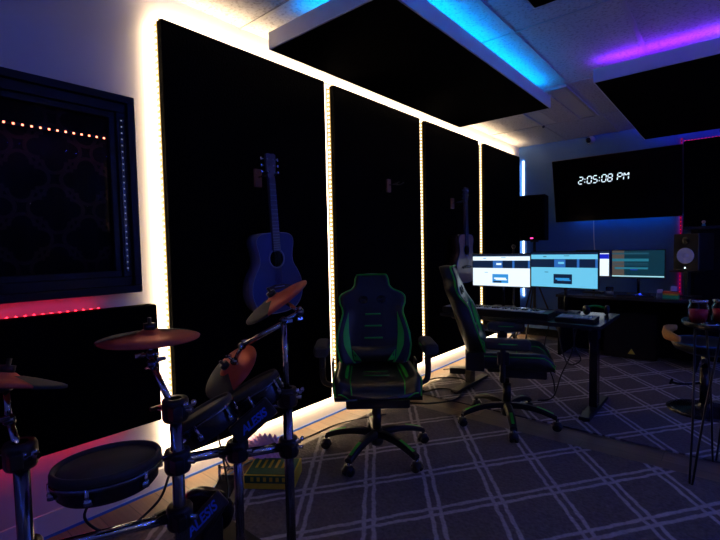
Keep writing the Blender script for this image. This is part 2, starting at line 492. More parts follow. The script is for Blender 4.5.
# ------------------------------------------------------------------ ceiling panels
def ceiling_panel(x0, x1, y0, y1, leds, label):
    t = empty('ceiling_baffle', ((x0+x1)/2, (y0+y1)/2, 2.477), 0, label, 'ceiling baffle')
    w, d, th = x1-x0, y1-y0, .1
    b = MB(); b.box((0, 0, .004), (w-.02, d-.02, .008), 'fabric_ceiling', bev=.002); b.build('fabric_face', t)
    b = MB()
    for sx in (-1, 1): b.box((sx*(w/2-.009), 0, th/2+.002), (.018, d, th), 'white_fascia', bev=.002)
    for sy in (-1, 1): b.box((0, sy*(d/2-.009), th/2+.002), (w-.036, .018, th), 'white_fascia', bev=.002)
    b.box((0, 0, th-.004), (w-.03, d-.03, .006), 'white_fascia')
    b.build('white_frame', t)
    b = MB()
    for sx in (-1, 1):
        for sy in (-1, 1): b.tube([(sx*w*.3, sy*d*.35, th), (sx*w*.3, sy*d*.35, .179)], .004, 'dark_chrome', 8)
    build_split(b, 'hanging_rod', t)
    for (side, a0, a1, mat) in leds:
        b = MB()
        if side == 'R': b.box((w/2-.05, (a0+a1)/2-(y0+y1)/2, th+.006), (.014, a1-a0, .010), mat)
        if side == 'L': b.box((-w/2+.05, (a0+a1)/2-(y0+y1)/2, th+.006), (.014, a1-a0, .010), mat)
        if side == 'N': b.box(((a0+a1)/2-(x0+x1)/2, -d/2+.07, th+.006), (a1-a0, .014, .010), mat)
        if side == 'F': b.box(((a0+a1)/2-(x0+x1)/2, d/2-.05, th+.006), (a1-a0, .014, .010), mat)
        b.build('led_strip', t)
    return t
ceiling_panel(-2.15, -1.26, 1.73, 4.13, [('R', 1.78, 4.0, 'led_cyan'), ('N', -1.9, -1.28, 'led_cyan')], 'black ceiling panel with cyan lit edge hanging beside the left wall')
ceiling_panel(-.83, .10, 3.72, 6.17, [('N', -.79, .08, 'led_purple'), ('R', 3.8, 6.1, 'fill_blue'), ('F', -.8, .05, 'fill_blue')], 'black ceiling panel with purple lit edge at the right, before the wall screen')  # blue strips on the hidden right and far sides are added as fill
ceiling_panel(-.805, .09, -.02, 2.36, [('R', .0, 2.3, 'fill_blue'), ('N', -.78, .05, 'fill_blue'), ('F', -.78, .05, 'fill_navy'), ('L', .0, 2.3, 'fill_navy')], 'black ceiling panel whose corner shows at the top centre right')  # all strips on this panel are added as blue fill light

# ceiling light, switched off
t = empty('ceiling_light', (-1.43, 4.74, ZC), 0, 'unlit rectangular recessed ceiling light near the security camera', 'ceiling light')
b = MB()
for sx in (-1, 1): b.box((sx*.285, 0, -.011), (.03, 1.2, .022), 'tbar', bev=.003)
for sy in (-1, 1): b.box((0, sy*.585, -.011), (.54, .03, .022), 'tbar', bev=.003)
b.build('frame', t)
b = MB(); b.box((0, 0, -.008), (.54, 1.14, .004), 'dust_white'); b.box((0, 0, -.016), (.24, 1.10, .010), 'ceiling_tile', bev=.003); b.build('diffuser', t)
b = MB(); b.sphere((-.27, .57, -.028), .016, 'black_plastic'); b.build('latch', t)

# security camera
t = empty('security_camera', (-1.43, YF, 2.60), 0, 'small dark dome security camera high on the far wall', 'security camera')
b = MB(); b.lathe([(0, 0), (.045, 0), (.05, .012), (.04, .03), (0, .03)], (0, 0, 0), (0, -1, 0), 'dust_white'); b.build('base', t)
b = MB(); b.sphere((.0, -.062, -.004), .042, 'dust_white'); b.build('housing', t)
b = MB(); b.sphere((-.010, -.078, -.010), .036, 'sensor_dark'); b.build('lens', t)

# ------------------------------------------------------------------ wall screen with clock
def prims7(b, x, z, w, h, segs, th, sk, y, m):
    # seven/fourteen segment glyph, slanted; local x right, z up
    def P(u, v): return (x+u*w+sk*v*h, z+v*h)
    S = {'a': ((0, 1), (1, 1)), 'd': ((0, 0), (1, 0)), 'g': ((0, .5), (1, .5)), 'f': ((0, .5), (0, 1)), 'b': ((1, .5), (1, 1)),
         'e': ((0, 0), (0, .5)), 'c': ((1, 0), (1, .5)), 'h': ((0, 1), (.5, .55)), 'j': ((1, 1), (.5, .55))}
    for s_ in segs:
        (u0, v0), (u1, v1) = S[s_]
        p, q = Vector(P(u0, v0)), Vector(P(u1, v1)); d = (q-p).normalized()
        p += d*th*.45; q -= d*th*.45; nn = Vector((-d.y, d.x))*th/2; t_ = d*th*.4
        poly = [p, p+t_+nn, q-t_+nn, q, q-t_-nn, p+t_-nn]
        b.prism([(a.x, a.y) for a in poly], .0012, ((0, y, 0), (1, 0, 0), (0, 0, 1), (0, -1, 0)), m)
t = empty('television', (-1.14, 6.11, 1.955), 0, 'large black flat screen on the far wall showing the time', 'television')
t.rotation_euler = (R(12.5), 0, R(.2))
W, H = 1.375, .80
b = MB(); b.box((0, .02, 0), (W, .035, H), 'black_plastic', bev=.006); b.box((0, .055, -.05), (W*.7, .04, H*.6), 'black_plastic', bev=.01); b.build('casing', t)
b = MB(); b.box((0, .0015, 0), (W-.016, .003, H-.016), 'screen_black'); b.build('screen', t)
gx = -W/2+.305; gz = H/2-.325; gh = .085; gw = .046
seg = {'2': 'abged', '0': 'abcdef', '5': 'afgcd', '8': 'abcdefg', 'P': 'abgfe', 'M': 'fehjbc'}
for ch in '2:05:08 PM':
    b = MB()
    if ch == ':':
        for vv in (.22, .66): b.box((gx+.006+.12*gh*vv, -.0012, gz+gh*vv), (.010, .0015, .012), 'clock_glyph')
        gx += .033
    elif ch == ' ': gx += .038
    else:
        prims7(b, gx, gz, gw*(1.1 if ch == 'M' else 1), gh, seg[ch], .0105, .12, -.0006, 'clock_glyph'); gx += .065
    if ch != ' ': b.build('clock_colon' if ch == ':' else 'clock_glyph', t)
b = MB(); b.box((0, .13, -.1), (.5, .10, .3), 'black_matte'); b.build('wall_mount', t)
b = MB(); b.box((.05, .045, -H/2+.05), (1.1, .012, .010), 'fill_tv'); b.build('added_back_light', t)  # blue strip added to light the wall below the screen
t2 = empty('power_cable', (0, 0, 0), 0, 'grey cable hanging down the wall below the television', 'cable')
b = MB(); b.tube(catmull([(-1.38, 6.24, 1.58), (-1.385, 6.28, 1.35), (-1.37, 6.29, 1.05), (-1.38, 6.28, .8)], 6), .006, 'dust_white', 8); b.build('cord', t2)

# tall black panel at the right end of the far wall, red strips on its edge
t = empty('sound_absorber', (0, YF-.001, 0), 0, 'tall black panel edged with red lights, right of the television', 'sound absorber')
b = MB(); b.box((.37, -.06, 2.14), (1.64, .12, .52), 'fabric_black', bev=.006); b.build('upper_section', t)
b = MB(); b.box((.37, -.06, 1.655), (1.64, .12, .43), 'fabric_black', bev=.006); b.build('lower_section', t)
b = MB(); b.box((-.455, -.066, 1.92), (.009, .12, .95), 'dark_chrome'); b.build('edge_trim', t)
led_strip((-.485, YF-.002, .45), (-.485, YF-.002, 2.46), (0, -1, 0), (1, 0, 0), 'red dotted vertical LED strip on the far wall right of the television', None, 'black_plastic', 'led_red_soft', step=.045, bead=.009, lamp=((-.4, 1, 0), .2, (1, .0, .12)))
led_strip((-.46, YF-.10, 2.404), (1.1, YF-.10, 2.404), (0, 0, 1), (0, 1, 0), 'pink LED strip along the top of the black panel at the right', None, 'black_plastic', 'led_pink', step=.03, bead=.014)
t = empty('wall_cabinet', (.37, YF, 0), 0, 'black cabinet with a shelf top behind the studio speaker at the right', 'cabinet')
b = MB(); b.box((.02, -.23, .70), (1.5, .44, 1.40), 'black_matte', bev=.004); b.build('body', t)
b = MB(); b.box((0, -.24, 1.42), (1.6, .48, .03), 'black_plastic', bev=.004); b.build('shelf_top', t)
b = MB()
for k in (-1, 1): b.box((k*.37+.02, -.456, .7), (.70, .014, 1.3), 'black_matte', bev=.004)
build_split(b, 'door_leaf', t)
t = empty('figurine', (-.262, 6.02, 1.435), 0, 'tiny figurine with teal body and tan head on the shelf', 'figurine')
b = MB(); b.lathe([(0, 0), (.016, 0), (.018, .012), (.010, .034), (0, .036)], (0, 0, 0), (0, 0, 1), 'teal_figure', 14); b.build('body', t)
b = MB(); b.sphere((0, 0, .048), .019, 'skin_figure'); b.build('head', t)

# ------------------------------------------------------------------ guitars
def guitar(name, mats, label):
    top, side, neckm = mats
    t = empty(name, (0, 0, 0), 0, label, 'guitar')
    # body: lower bout at bottom, local x = across, y = depth (front at +y), z = up; origin = nut
    prof = [(x_, z_+.155) for x_, z_ in ((0, -.985), (.07, -.981), (.135, -.960), (.178, -.915), (.197, -.855), (.192, -.79), (.165, -.73), (.136, -.685), (.127, -.645), (.132, -.60), (.143, -.555), (.140, -.52), (.115, -.495), (.06, -.485), (0, -.484))]
    half = catmull([(a, 0, c) for a, c in prof], 4)
    poly = [(p.x, p.z) for p in half]+[(-p.x, p.z) for p in half[::-1][1:-1]]
    b = MB(); b.prism(poly, .095, ((0, -.095, 0), (1, 0, 0), (0, 0, 1), (0, 1, 0)), side, side, True); b.build('body', t)
    b = MB(); b.prism([(x*.975, (z+.58)*.98-.58) for x, z in poly], .003, ((0, 0, 0), (1, 0, 0), (0, 0, 1), (0, 1, 0)), top); b.build('soundboard', t)
    b = MB(); b.tube([(x*.99, .001, (z+.58)*.99-.58) for x, z in poly], .0035, 'guitar_edge', 6, closed=True); b.build('binding', t)
    b = MB(); b.lathe([(.0, .0045), (.050, .0045), (.050, .003)], (0, 0, -.49), (0, 1, 0), 'black_matte', 28); b.build('sound_hole', t)
    b = MB(); b.lathe([(.052, .003), (.052, .006), (.062, .006), (.062, .003)], (0, 0, -.49), (0, 1, 0), 'guitar_edge', 28); b.build('rosette', t)
    b = MB(); b.prism([(-.08, -.680), (.08, -.680), (.09, -.66), (.03, -.65), (-.03, -.65), (-.09, -.66)], .009, ((0, .003, 0), (1, 0, 0), (0, 0, 1), (0, 1, 0)), 'guitar_side'); b.box((0, .014, -.663), (.075, .005, .004), 'keys_white'); b.build('bridge', t)
    b = MB(); b.prism([(-.028, -.445), (.028, -.445), (.022, 0), (-.022, 0)], .018, ((0, -.003, 0), (1, 0, 0), (0, 0, 1), (0, 1, 0)), neckm)
    b.tube([(0, -.008, -.345), (0, -.006, 0)], .019, neckm, 12); b.build('neck', t)
    b = MB()
    z = 0; sc = .65
    for k in range(1, 20):
        z = -(sc-sc/2**(k/12)); wd = .022+.006*(-z/.6)
        b.box((0, .0158, z), (wd*2, .002, .003), 'fret')
    b.build('frets', t)
    b = MB()
    for k in range(6): b.tube([((k-2.5)*.0066, .0185, 0), ((k-2.5)*.0095, .016, -.663)], .0007, 'fret', 5)
    b.build('strings', t)
    b = MB(); b.prism([(-.024, 0), (-.034, .04), (-.036, .14), (-.02, .148), (0, .144), (.02, .148), (.036, .14), (.034, .04), (.024, 0)], .015, ((0, -.006, 0), (1, 0, 0), (0, .05, 1), (0, 1, 0)), neckm); b.build('headstock', t)
    b = MB()
    for k in range(3):
        for sx in (-1, 1):
            z = .038+.038*k
            b.tube([(sx*.03, .0, z), (sx*.058, .0, z)], .0035, 'chrome', 8); b.box((sx*.062, 0, z), (.012, .009, .018), 'chrome', bev=.003)
            b.lathe([(0, .008), (.006, .008), (.006, 0)], (sx*.022, .010, z), (0, 1, 0), 'chrome', 10)
    b.build('tuning_pegs', t)
    return t
g = guitar('acoustic_guitar', ('guitar_blue', 'guitar_edge', 'guitar_neck'), 'dark blue acoustic guitar hanging on the tall panel behind the drums')
# local +y (front) -> world +X, local x -> world -Y
g.matrix_world = Matrix.Translation((XP+.115, 1.725, 1.715)) @ Matrix.Rotation(R(-90), 4, 'Z') @ Matrix.Rotation(R(3), 4, 'Y')
g2 = guitar('acoustic_guitar', ('guitar_wood', 'guitar_side', 'guitar_neck'), 'light wooden acoustic guitar hanging on the third tall panel, near the monitors')
g2.matrix_world = Matrix.Translation((XP+.16, 4.19, 1.73)) @ Matrix.Rotation(R(-93), 4, 'Z') @ Matrix.Rotation(R(1.0), 4, 'Y')
for (y_, z_, L) in ((1.72, 1.73, 'wooden wall hanger holding the neck of the blue guitar'), (3.075, 1.81, 'empty wooden guitar hanger on the second tall panel'), (4.19, 1.73, 'wooden wall hanger holding the neck of the light wooden guitar')):
    t = empty('guitar_hanger', (XP+.012, y_, z_), 0, L, 'guitar hanger')
    b = MB(); b.box((.010, -.02, -.005), (.02, .05, .11), 'wood_block', bev=.004); b.build('mounting_block', t)
    b = MB(); b.tube([(.02, -.02, 0), (.07, -.005, .002)], .005, 'dark_chrome', 8)
    for s in (-1, 1): b.tube(catmull([(.07, -.005, .002), (.075, -.005+s*.03, .002), (.11, -.005+s*.034, .004), (.135, -.005+s*.03, .014)], 5), .0055, 'rubber', 8)
    b.build('yoke', t)

# ------------------------------------------------------------------ gaming chair (front faces -y, origin on the floor)
def backrest_pt(z, t, off=0.):
    # silhouette half-width against height above the seat base (0..0.62)
    tab = [(0, .195), (.05, .215), (.12, .228), (.20, .222), (.27, .205), (.335, .188), (.365, .192), (.40, .208), (.445, .210), (.47, .190), (.495, .135), (.52, .112), (.575, .104), (.60, .095)]
    for (a, wa), (c, wc) in zip(tab, tab[1:]):
        if z <= c: k = (z-a)/(c-a); hw = wa+(wc-wa)*k; break
    else: hw = tab[-1][1]
    wing = .055 * max(0, (abs(t)-.55)/.45)**1.6 * (1 - smoothstep((z-.30)/.12)*.75)
    edge = max(0, (abs(t)-.88)/.12)
    lumbar = .018*math.exp(-((z-.08)/.07)**2)*(1-abs(t)**2) + .012*math.exp(-((z-.52)/.07)**2)*(1-abs(t)**2)
    front = -.045 - wing - lumbar + .028*edge**2
    rec = math.tan(R(17))
    return Vector((t*hw, front+off + z*rec, z)), hw, rec
def gaming_chair(label, base_z=0.):
    t = empty('gaming_chair', (0, 0, 0), 0, label, 'chair')
    sz = .455+base_z                                     # underside of the seat cushion
    # star base and casters
    b = MB(); b.lathe([(0, .06), (.034, .06), (.04, .085), (.036, .15), (.028, .165), (0, .165)], m='black_plastic', n=24)
    angs = [R(a) for a in (-78, -150, -222, -294, -6)]
    for a in angs:
        d = Vector((math.cos(a), math.sin(a), 0)); s_ = Vector((-d.y, d.x, 0)); rows = []
        for k in range(9):
            u = k/8; c = d*(.02+.285*u); z = .135-.045*u**2+.012*math.sin(u*PI); w = .028-.008*u; h = .020-.004*u
            rows.append([c+s_*w*x+Vector((0, 0, z+h*y)) for x, y in ((-1, -.8), (1, -.8), (1, .3), (.55, 1), (-.55, 1), (-1, .3))])
        V = b.grid(rows, 'black_plastic', False, True); b._face(V[0], 'black_plastic'); b._face(V[-1][::-1], 'black_plastic')
    base = b.build('star_base', t)
    b = MB()
    for a in angs:
        d = Vector((math.cos(a), math.sin(a), 0)); s_ = Vector((-d.y, d.x, 0))
        rows = [[d*(.02+.285*u)+s_*x+Vector((0, 0, .135-.045*u**2+.012*math.sin(u*PI)+.0225-.004*u)) for x in (-.009, .009)] for u in (.58, .7, .8, .93)]
        b.grid(rows, 'green_trim')
    build_split(b, 'green_inlay', base)
    for i, a in enumerate(angs):
        d = Vector((math.cos(a), math.sin(a), 0)); s_ = Vector((-d.y, d.x, 0)); c = d*.305
        b = MB()
        for q in (-1, 1): b.lathe([(0, -.011), (.024, -.011), (.028, -.006), (.028, .006), (.024, .011), (0, .011)], c+s_*q*.015+Vector((0, 0, .028)), s_, 'black_plastic', 20)
        b.tube([c+Vector((0, 0, .03)), c+Vector((0, 0, .085))], .009, 'dark_chrome', 10)
        b.lathe([(0, .035), (.024, .03), (.031, .0), (.026, -.004), (0, -.004)], c+Vector((0, 0, .032)), (0, 0, 1), 'black_plastic', 16)
        b.build('caster', base)
    b = MB(); b.tube([(0, 0, .16), (0, 0, .30)], .026, 'black_plastic', 20); b.tube([(0, 0, .30), (0, 0, sz-.06)], .015, 'dark_chrome', 16); b.build('gas_column', t)
    b = MB(); b.box((0, .0, sz-.035), (.17, .24, .05), 'black_plastic', bev=.01); b.tube([(.07, 0, sz-.035), (.24, -.01, sz-.045)], .006, 'dark_chrome', 8); b.box((.25, -.01, sz-.045), (.05, .02, .014), 'black_plastic', bev=.004); b.build('tilt_mechanism', t)
    b = MB(); b.box((0, -.10, sz-.038), (.335, .26, .062), 'leather', bev=.014); b.build('footrest', t)
    b = MB(); b.box((0, -.10, sz-.003), (.35, .27, .006), 'dark_chrome'); b.build('footrest_rail', t)
    # seat cushion loft
    def seat_pt(u, v):       # u across -1..1, v 0 front .. 1 back
        hw = .245-.02*v - .02*max(0, .18-v)/.18
        y = -.27+.50*v
        bol = .038*smoothstep((abs(u)-.58)/.3) - .05*max(0, (abs(u)-.9)/.1)**2
        nose = -.075*max(0, (.16-v)/.16)**2
        return Vector((u*hw, y, sz+.085+bol+nose-.012*v))
    nu, nv = 28, 20
    b = MB(); rows = []
    for j in range(nv+1):
        v = j/nv; top = [seat_pt(-1+2*i/nu, v) for i in range(nu+1)]
        x0 = top[0].x; y = top[0].y
        low = [Vector((-x0*.98, y, sz+.02)), Vector((-x0*.9, y, sz)), Vector((0, y, sz-.002)), Vector((x0*.9, y, sz)), Vector((x0*.98, y, sz+.02))]
        rows.append(top+low)
    V = b.grid(rows, 'leather', True, True)
    for ring_, yy in ((V[0], 1), (V[-1], -1)):
        c = b.bm.verts.new(sum((v.co for v in ring_), Vector())/len(ring_)+Vector((0, -.018*yy, 0)))
        for i in range(len(ring_)): b._face([ring_[i], ring_[(i+1) % len(ring_)], c], 'leather', True)
    seat = b.build('seat_cushion', t)
    b = MB()
    for s in (-1, 1):
        b.tube([seat_pt(s*.60, v/16)+Vector((0, 0, .001)) for v in range(0, 15)], .0035, 'green_trim', 6)
        b.tube([seat_pt(s*.97, v/16)+Vector((0, 0, .002)) for v in range(0, 16)], .004, 'green_trim', 6)
        for k in (.0, 1): pass
        w_ = [[seat_pt(s*u, v/12)+Vector((0, 0, .0025)) for u in (.66, .66+.07*math.sin(PI*v/12))] for v in range(3, 13)]
        b.grid(w_, 'green_trim')
    for v in (.42, .60): b.tube([seat_pt(u/10, v)+Vector((0, 0, .001)) for u in range(-3, 4)], .0025, 'green_trim', 6)
    b.tube([seat_pt(u/12, .0)+Vector((0, -.003, -.004)) for u in range(-11, 12)], .0035, 'green_trim', 6)
    b.build('green_piping', seat)
    # backrest
    bz = sz+.10; by = .205
    T = lambda p: Vector((p.x, p.y+by, p.z+bz))
    nt, nz = 26, 34
    b = MB(); rows = []
    for j in range(nz+1):
        z = .60*j/nz; fr = []; bk = []
        for i in range(nt+1):
            u = -1+2*i/nt; p, hw, rec = backrest_pt(z, u); fr.append(T(p))
            wing = .030*max(0, (abs(u)-.55)/.45)**1.6 * (1 - smoothstep((z-.30)/.12)*.75)
            bk.append(T(Vector((p.x*.995, .042-wing*1.1-.03*max(0, (abs(u)-.88)/.12)**2+z*rec, z))))
        rows.append(fr+bk[::-1])
    V = b.grid(rows, 'leather', True, True)
    for ring_, dz in ((V[0], -.006), (V[-1], .012)):
        c = b.bm.verts.new(sum((v.co for v in ring_), Vector())/len(ring_)+Vector((0, 0, dz)))
        for i in range(len(ring_)): b._face([ring_[i], ring_[(i+1) % len(ring_)], c], 'leather', True)
    back = b.build('backrest', t)
    P = lambda z, u, o=-.003: T(backrest_pt(z, u, o)[0])
    b = MB()
    out = [P(z/40*.60, .985, -.001) for z in range(0, 41)]+[P(.60, u/8, .0)+Vector((0, .0, .004)) for u in range(7, -8, -1)]+[P(z/40*.60, -.985, -.001) for z in range(40, -1, -1)]
    b.tube(out, .0058, 'green_trim', 6); b.build('edge_piping', back)
    b = MB()
    for s in (-1, 1):
        rows = []
        for j in range(20):
            z = .0+.34*j/19; k = j/19
            c = .58+.22*k; wd = .17*math.sin(PI*min(1, .12+k*.86))
            rows.append([P(z, s*(c-wd*.2)), P(z, s*(c+wd*.8))])
        b.grid(rows, 'green_trim')
    build_split(b, 'green_stripe', back)
    b = MB()
    rows = [[P(.10+.27*j/12, -.34+.68*i/8, -.006) for i in range(9)] for j in range(13)]
    b.grid(rows, 'leather_perf'); b.build('center_insert', back)
    b = MB()
    for z in (.165, .245, .325): b.tube([P(z, u/20*.34/.34*1.0, -.009) for u in range(-5, 6)], .006, 'green_trim', 6)
    build_split(b, 'green_bar', back)
    b = MB()
    for s in (-1, 1):
        c = P(.425, s*.27, -.002); b.lathe([(0, .0), (.020, .0), (.024, .005), (.029, .005), (.031, 0)], c, (0, -1, .25), 'black_gloss', 20)
    build_split(b, 'belt_hole', back)
    # lumbar cushion
    b = MB(); rows = []
    for j in range(13):
        z = .012+.10*j/12; k = math.sin(PI*j/12)
        rows.append([P(z, -.62+1.24*i/14, -.003-.032*(k**.5)*(math.sin(PI*i/14)**.35)) for i in range(15)])
    b.grid(rows, 'leather'); lum = b.build('lumbar_cushion', t)
    b = MB()
    for s in (-1, 1):
        f = lambda z, u: P(z, u, -.037-.002)
        p0, p1, p2 = P(.022, s*.60, -.012), P(.022, s*.38, -.040), P(.088, s*.58, -.018)
        b._face([b.bm.verts.new(p) for p in (p0, p1, p2)], 'green_trim')
        b.tube([p1, p2], .003, 'green_trim', 6)
    build_split(b, 'green_corner', lum)
    # hinge brackets and armrests
    b = MB()
    for s in (-1, 1): b.box((s*.252, .19, sz+.055), (.012, .11, .12), 'black_plastic', bev=.01)
    build_split(b, 'hinge_cover', t)
    for s in (-1, 1):
        az = sz+.262
        b = MB(); b.box((s*.30, .0, az-.008), (.085, .26, .075), 'rubber', bev=.034); pad = b.build('armrest', t)
        b = MB(); b.tube([(s*.30+.043*math.cos(a), .125*math.sin(a)*1.0, az-.0) for a in [2*PI*k/28 for k in range(28)]], .0035, 'green_trim', 6, closed=True)
        b.build('green_piping', pad)
        b = MB(); b.tube(catmull([(s*.20, .03, sz-.006), (s*.275, .03, sz), (s*.303, .03, sz+.05), (s*.302, .025, az-.012)], 6), .017, 'black_plastic', 12); b.box((s*.302, .025, sz+.16), (.03, .07, .09), 'black_plastic', bev=.01); b.build('armrest_post', pad)
    return t
c1 = gaming_chair('black and green gaming chair facing the camera, centre of the room')
c1.location = (-1.675, 2.10, .012)
c2 = copy_tree(c1); c2['label'] = 'black and green gaming chair seen from the side, turned to the desk'
c1['group'] = c2['group'] = 'black and green gaming chairs'
c1.rotation_euler = (0, 0, R(41)); c2.location = (-1.225, 3.03, .012); c2.rotation_euler = (0, 0, R(113))
c1.scale = (1.08, 1.08, .935); c2.scale = (1.08, 1.08, .97)
for c, world_deg in ((c1, -81), (c2, 11)):        # the star base swivels on its own
    for k in kids(c):
        if c is c2 and k.name.startswith('armrest'): k.location.z -= .055
        if k.name.startswith('star_base'): k.rotation_euler = (0, 0, R(world_deg+78)-c.rotation_euler.z)

# ------------------------------------------------------------------ main desk
DT = .712
t = empty('standing_desk', (-1.31, 3.66, .0), 0, 'black T-legged standing desk carrying the two browser monitors', 'desk')
b = MB(); b.box((0, 0, DT-.014), (1.24, .68, .028), 'desk_top', bev=.004); b.build('desktop', t)
for s, L in ((1, None), (-1, None)):
    b = MB(); b.box((s*.51, 0, .37), (.055, .085, .66), 'black_gloss', bev=.004); b.box((s*.51, 0, .62), (.065, .10, .12), 'black_plastic', bev=.004)
    b.box((s*.51, 0, .033), (.075, .60, .026), 'black_plastic', bev=.008)
    b.box((s*.51, 0, DT-.04), (.06, .56, .022), 'black_plastic', bev=.003)
    for q in (-.27, .27): b.lathe([(0, 0), (.022, 0), (.018, .008), (0, .008)], (s*.51, q, .0125), (0, 0, 1), 'rubber', 14)
    b.build('leg', t)
b = MB(); b.box((0, .05, .64), (.98, .05, .05), 'black_plastic', bev=.004); b.build('crossbar', t)

def screen_mesh(b, W, H, layout, y=-.0025):
    for k, (u0, v0, u1, v1, m) in enumerate(layout):      # v from the top
        x0, x1 = -W/2+u0*W, -W/2+u1*W; z1, z0 = H/2-v0*H, H/2-v1*H
        yy = y-.0004*k
        b.box(((x0+x1)/2, yy, (z0+z1)/2), (x1-x0, .0004, z1-z0), m)
page = [(0, 0, 1, 1, 'W'), (0, 0, 1, .06, 'scr_navy'), (0, .19, 1, .43, 'scr_navy'), (.37, .20, .54, .43, 'scr_blue'), (.43, .27, .52, .33, 'W'), (.71, .19, .745, .43, 'scr_blue'), (.97, .19, 1, .43, 'scr_blue'),
        (.36, .62, .64, .90, 'scr_cardblue'), (.39, .73, .60, .78, 'W'), (.42, .78, .62, .81, 'W'), (.38, .84, .52, .89, 'scr_navy'), (.22, .56, .28, .575, 'scr_cardblue'), (.20, .11, .25, .13, 'scr_cardblue'), (.52, .09, .60, .105, 'scr_cardblue')]
def monitor(loc, rz, W, H, layout, label, stand_h, mats='desk', tilt=0):
    t = empty('monitor', loc, rz, label, 'monitor')
    b = MB(); b.box((0, .012, 0), (W+.016, .024, H+.020), 'black_plastic', bev=.004); b.box((0, .03, 0), (W*.5, .03, H*.5), 'black_plastic', bev=.01); b.build('casing', t)
    b = MB(); screen_mesh(b, W, H, layout); b.build('screen', t)
    b = MB(); zb = -stand_h
    b.tube([(0, .055, -.02), (0, .07, zb+.012)], .013, 'dark_chrome', 12); b.box((0, .04, -.02), (.05, .04, .05), 'black_plastic', bev=.005)
    b.box((0, .05, zb+.006), (.20, .14, .012), 'black_plastic', bev=.004); b.build('stand', t)
    return t
L1 = [(a, b_, c, d, 'scr_white' if m == 'W' else m) for a, b_, c, d, m in page]
L2 = [(a, b_, c, d, 'scr_cyan' if m == 'W' else ('scr_navy' if m == 'scr_cardblue' else m)) for a, b_, c, d, m in page]
L2 = [(a, b_, c, d, 'scr_cardblue' if (abs(a-.39) < .001 or abs(a-.42) < .001) else m) for a, b_, c, d, m in L2]
monitor((-1.615, 3.86, 1.053), R(1), .527, .285, L1, 'left of the two desk monitors, showing a bright white web page', 1.053-DT)
monitor((-1.075, 3.835, 1.066), R(-5), .527, .287, L2, 'right of the two desk monitors, showing a cyan tinted web page', 1.066-DT)

# instruments and gear on the main desk
t = empty('midi_keyboard', (-1.50, 3.49, DT), R(1), 'long dark piano keyboard with pale keys on the main desk', 'keyboard')
b = MB(); b.box((0, 0, .024), (.88, .21, .046), 'black_plastic', bev=.006); b.build('body', t)
b = MB()
for k in range(36): b.box((-.40+k*.0222, -.04, .050), (.0205, .115, .010), 'keys_white', bev=.002)
build_split(b, 'white_key', t)
b = MB()
for k in range(35):
    if k % 7 not in (2, 6): b.box((-.389+k*.0222, -.015, .059), (.011, .066, .012), 'black_plastic', bev=.002)
build_split(b, 'black_key', t)
t = empty('pad_controller', (-.88, 3.50, DT), R(3), 'square grid pad controller with pale pads on the right end of the main desk', 'pad controller')
b = MB(); b.box((0, 0, .016), (.26, .22, .03), 'black_plastic', bev=.006); b.build('body', t)
b = MB()
for i in range(8):
    for j in range(5): b.box((-.105+i*.028, -.085+j*.028, .033), (.024, .024, .006), 'pad_grey', bev=.002)
build_split(b, 'pad', t)
t = empty('computer_keyboard', (-1.12, 3.68, DT), R(0), 'low black typing keyboard under the right desk monitor', 'keyboard')
b = MB(); b.box((0, 0, .010), (.40, .12, .018), 'black_plastic', bev=.004); b.build('body', t)
b = MB()
for j in range(5):
    for i in range(16): b.box((-.18+i*.0238, -.044+j*.022, .022), (.020, .018, .007), 'black_gloss', bev=.002)
b.build('keys', t)
t = empty('headphones', (-.83, 3.86, DT), R(30), 'headphones with a green headband lying on the right end of the main desk', 'headphones')
b = MB(); b.tube([(.085*math.cos(a), .06*math.sin(a), .028+.035*math.sin(a)) for a in [PI*k/16 for k in range(17)]], .009, 'green_trim', 8); b.build('headband', t)
for s in (-1, 1):
    b = MB(); b.lathe([(0, 0), (.036, 0), (.040, .012), (.034, .028), (0, .030)], (s*.088, -.005, .037), (-s, .2, .1), 'black_plastic', 18); b.build('ear_cup', t)
t = empty('keyboard_tray', (-1.50, 3.42, .60), 0, 'pale grey shelf tray slung under the left half of the main desk', 'tray')
b = MB(); b.box((0, .02, 0), (.40, .20, .014), 'dust_white', bev=.003); b.build('tray', t)
b = MB()
for s in (-1, 1): b.box((s*.19, .05, .045), (.012, .14, .077), 'black_plastic')
build_split(b, 'bracket', t)

# ------------------------------------------------------------------ far desk
t = empty('side_desk', (-.90, 5.56, 0), 0, 'black desk with closed front against the far wall under the television', 'desk')
b = MB(); b.box((0, 0, .695), (1.30, .62, .03), 'desk_top', bev=.004); b.build('desktop', t)
b = MB(); b.box((0, .22, .345), (1.24, .02, .665), 'black_matte'); b.build('back_panel', t)
for s in (-1, 1):
    b = MB(); b.box((s*.62, .0, .346), (.03, .56, .667), 'black_matte'); b.build('side_panel', t)
t = empty('subwoofer', (-.86, 5.62, .012), 0, 'black floor cabinet with a small yellow warning triangle under the far desk', 'subwoofer')
b = MB(); b.box((0, 0, .26), (.50, .24, .50), 'black_matte', bev=.01); b.build('cabinet', t)
b = MB(); b.prism([(-.035, 0), (.035, 0), (0, .058)], .002, ((.02, -.1205, .06), (1, 0, 0), (0, 0, 1), (0, -1, 0)), 'yellow_print'); b.build('warning_triangle', t)
TD = .71
L3 = [(0, 0, 1, 1, 'scr_teal'), (0, 0, .24, .97, 'scr_teal_warm'), (.0, .08, .71, .14, 'scr_row'), (0, .30, .71, .40, 'scr_tealbar'), (.0, .46, .70, .48, 'scr_row'), (0, .52, .71, .54, 'scr_row'), (.05, .62, .70, .69, 'scr_tealbar'), (.36, .70, .50, .72, 'scr_royal'), (0, .93, 1, .97, 'scr_pale')]
monitor((-.805, 5.60, 1.044), 0, .485, .295, L3, 'dark teal monitor on the far desk below the television', 1.044-TD)
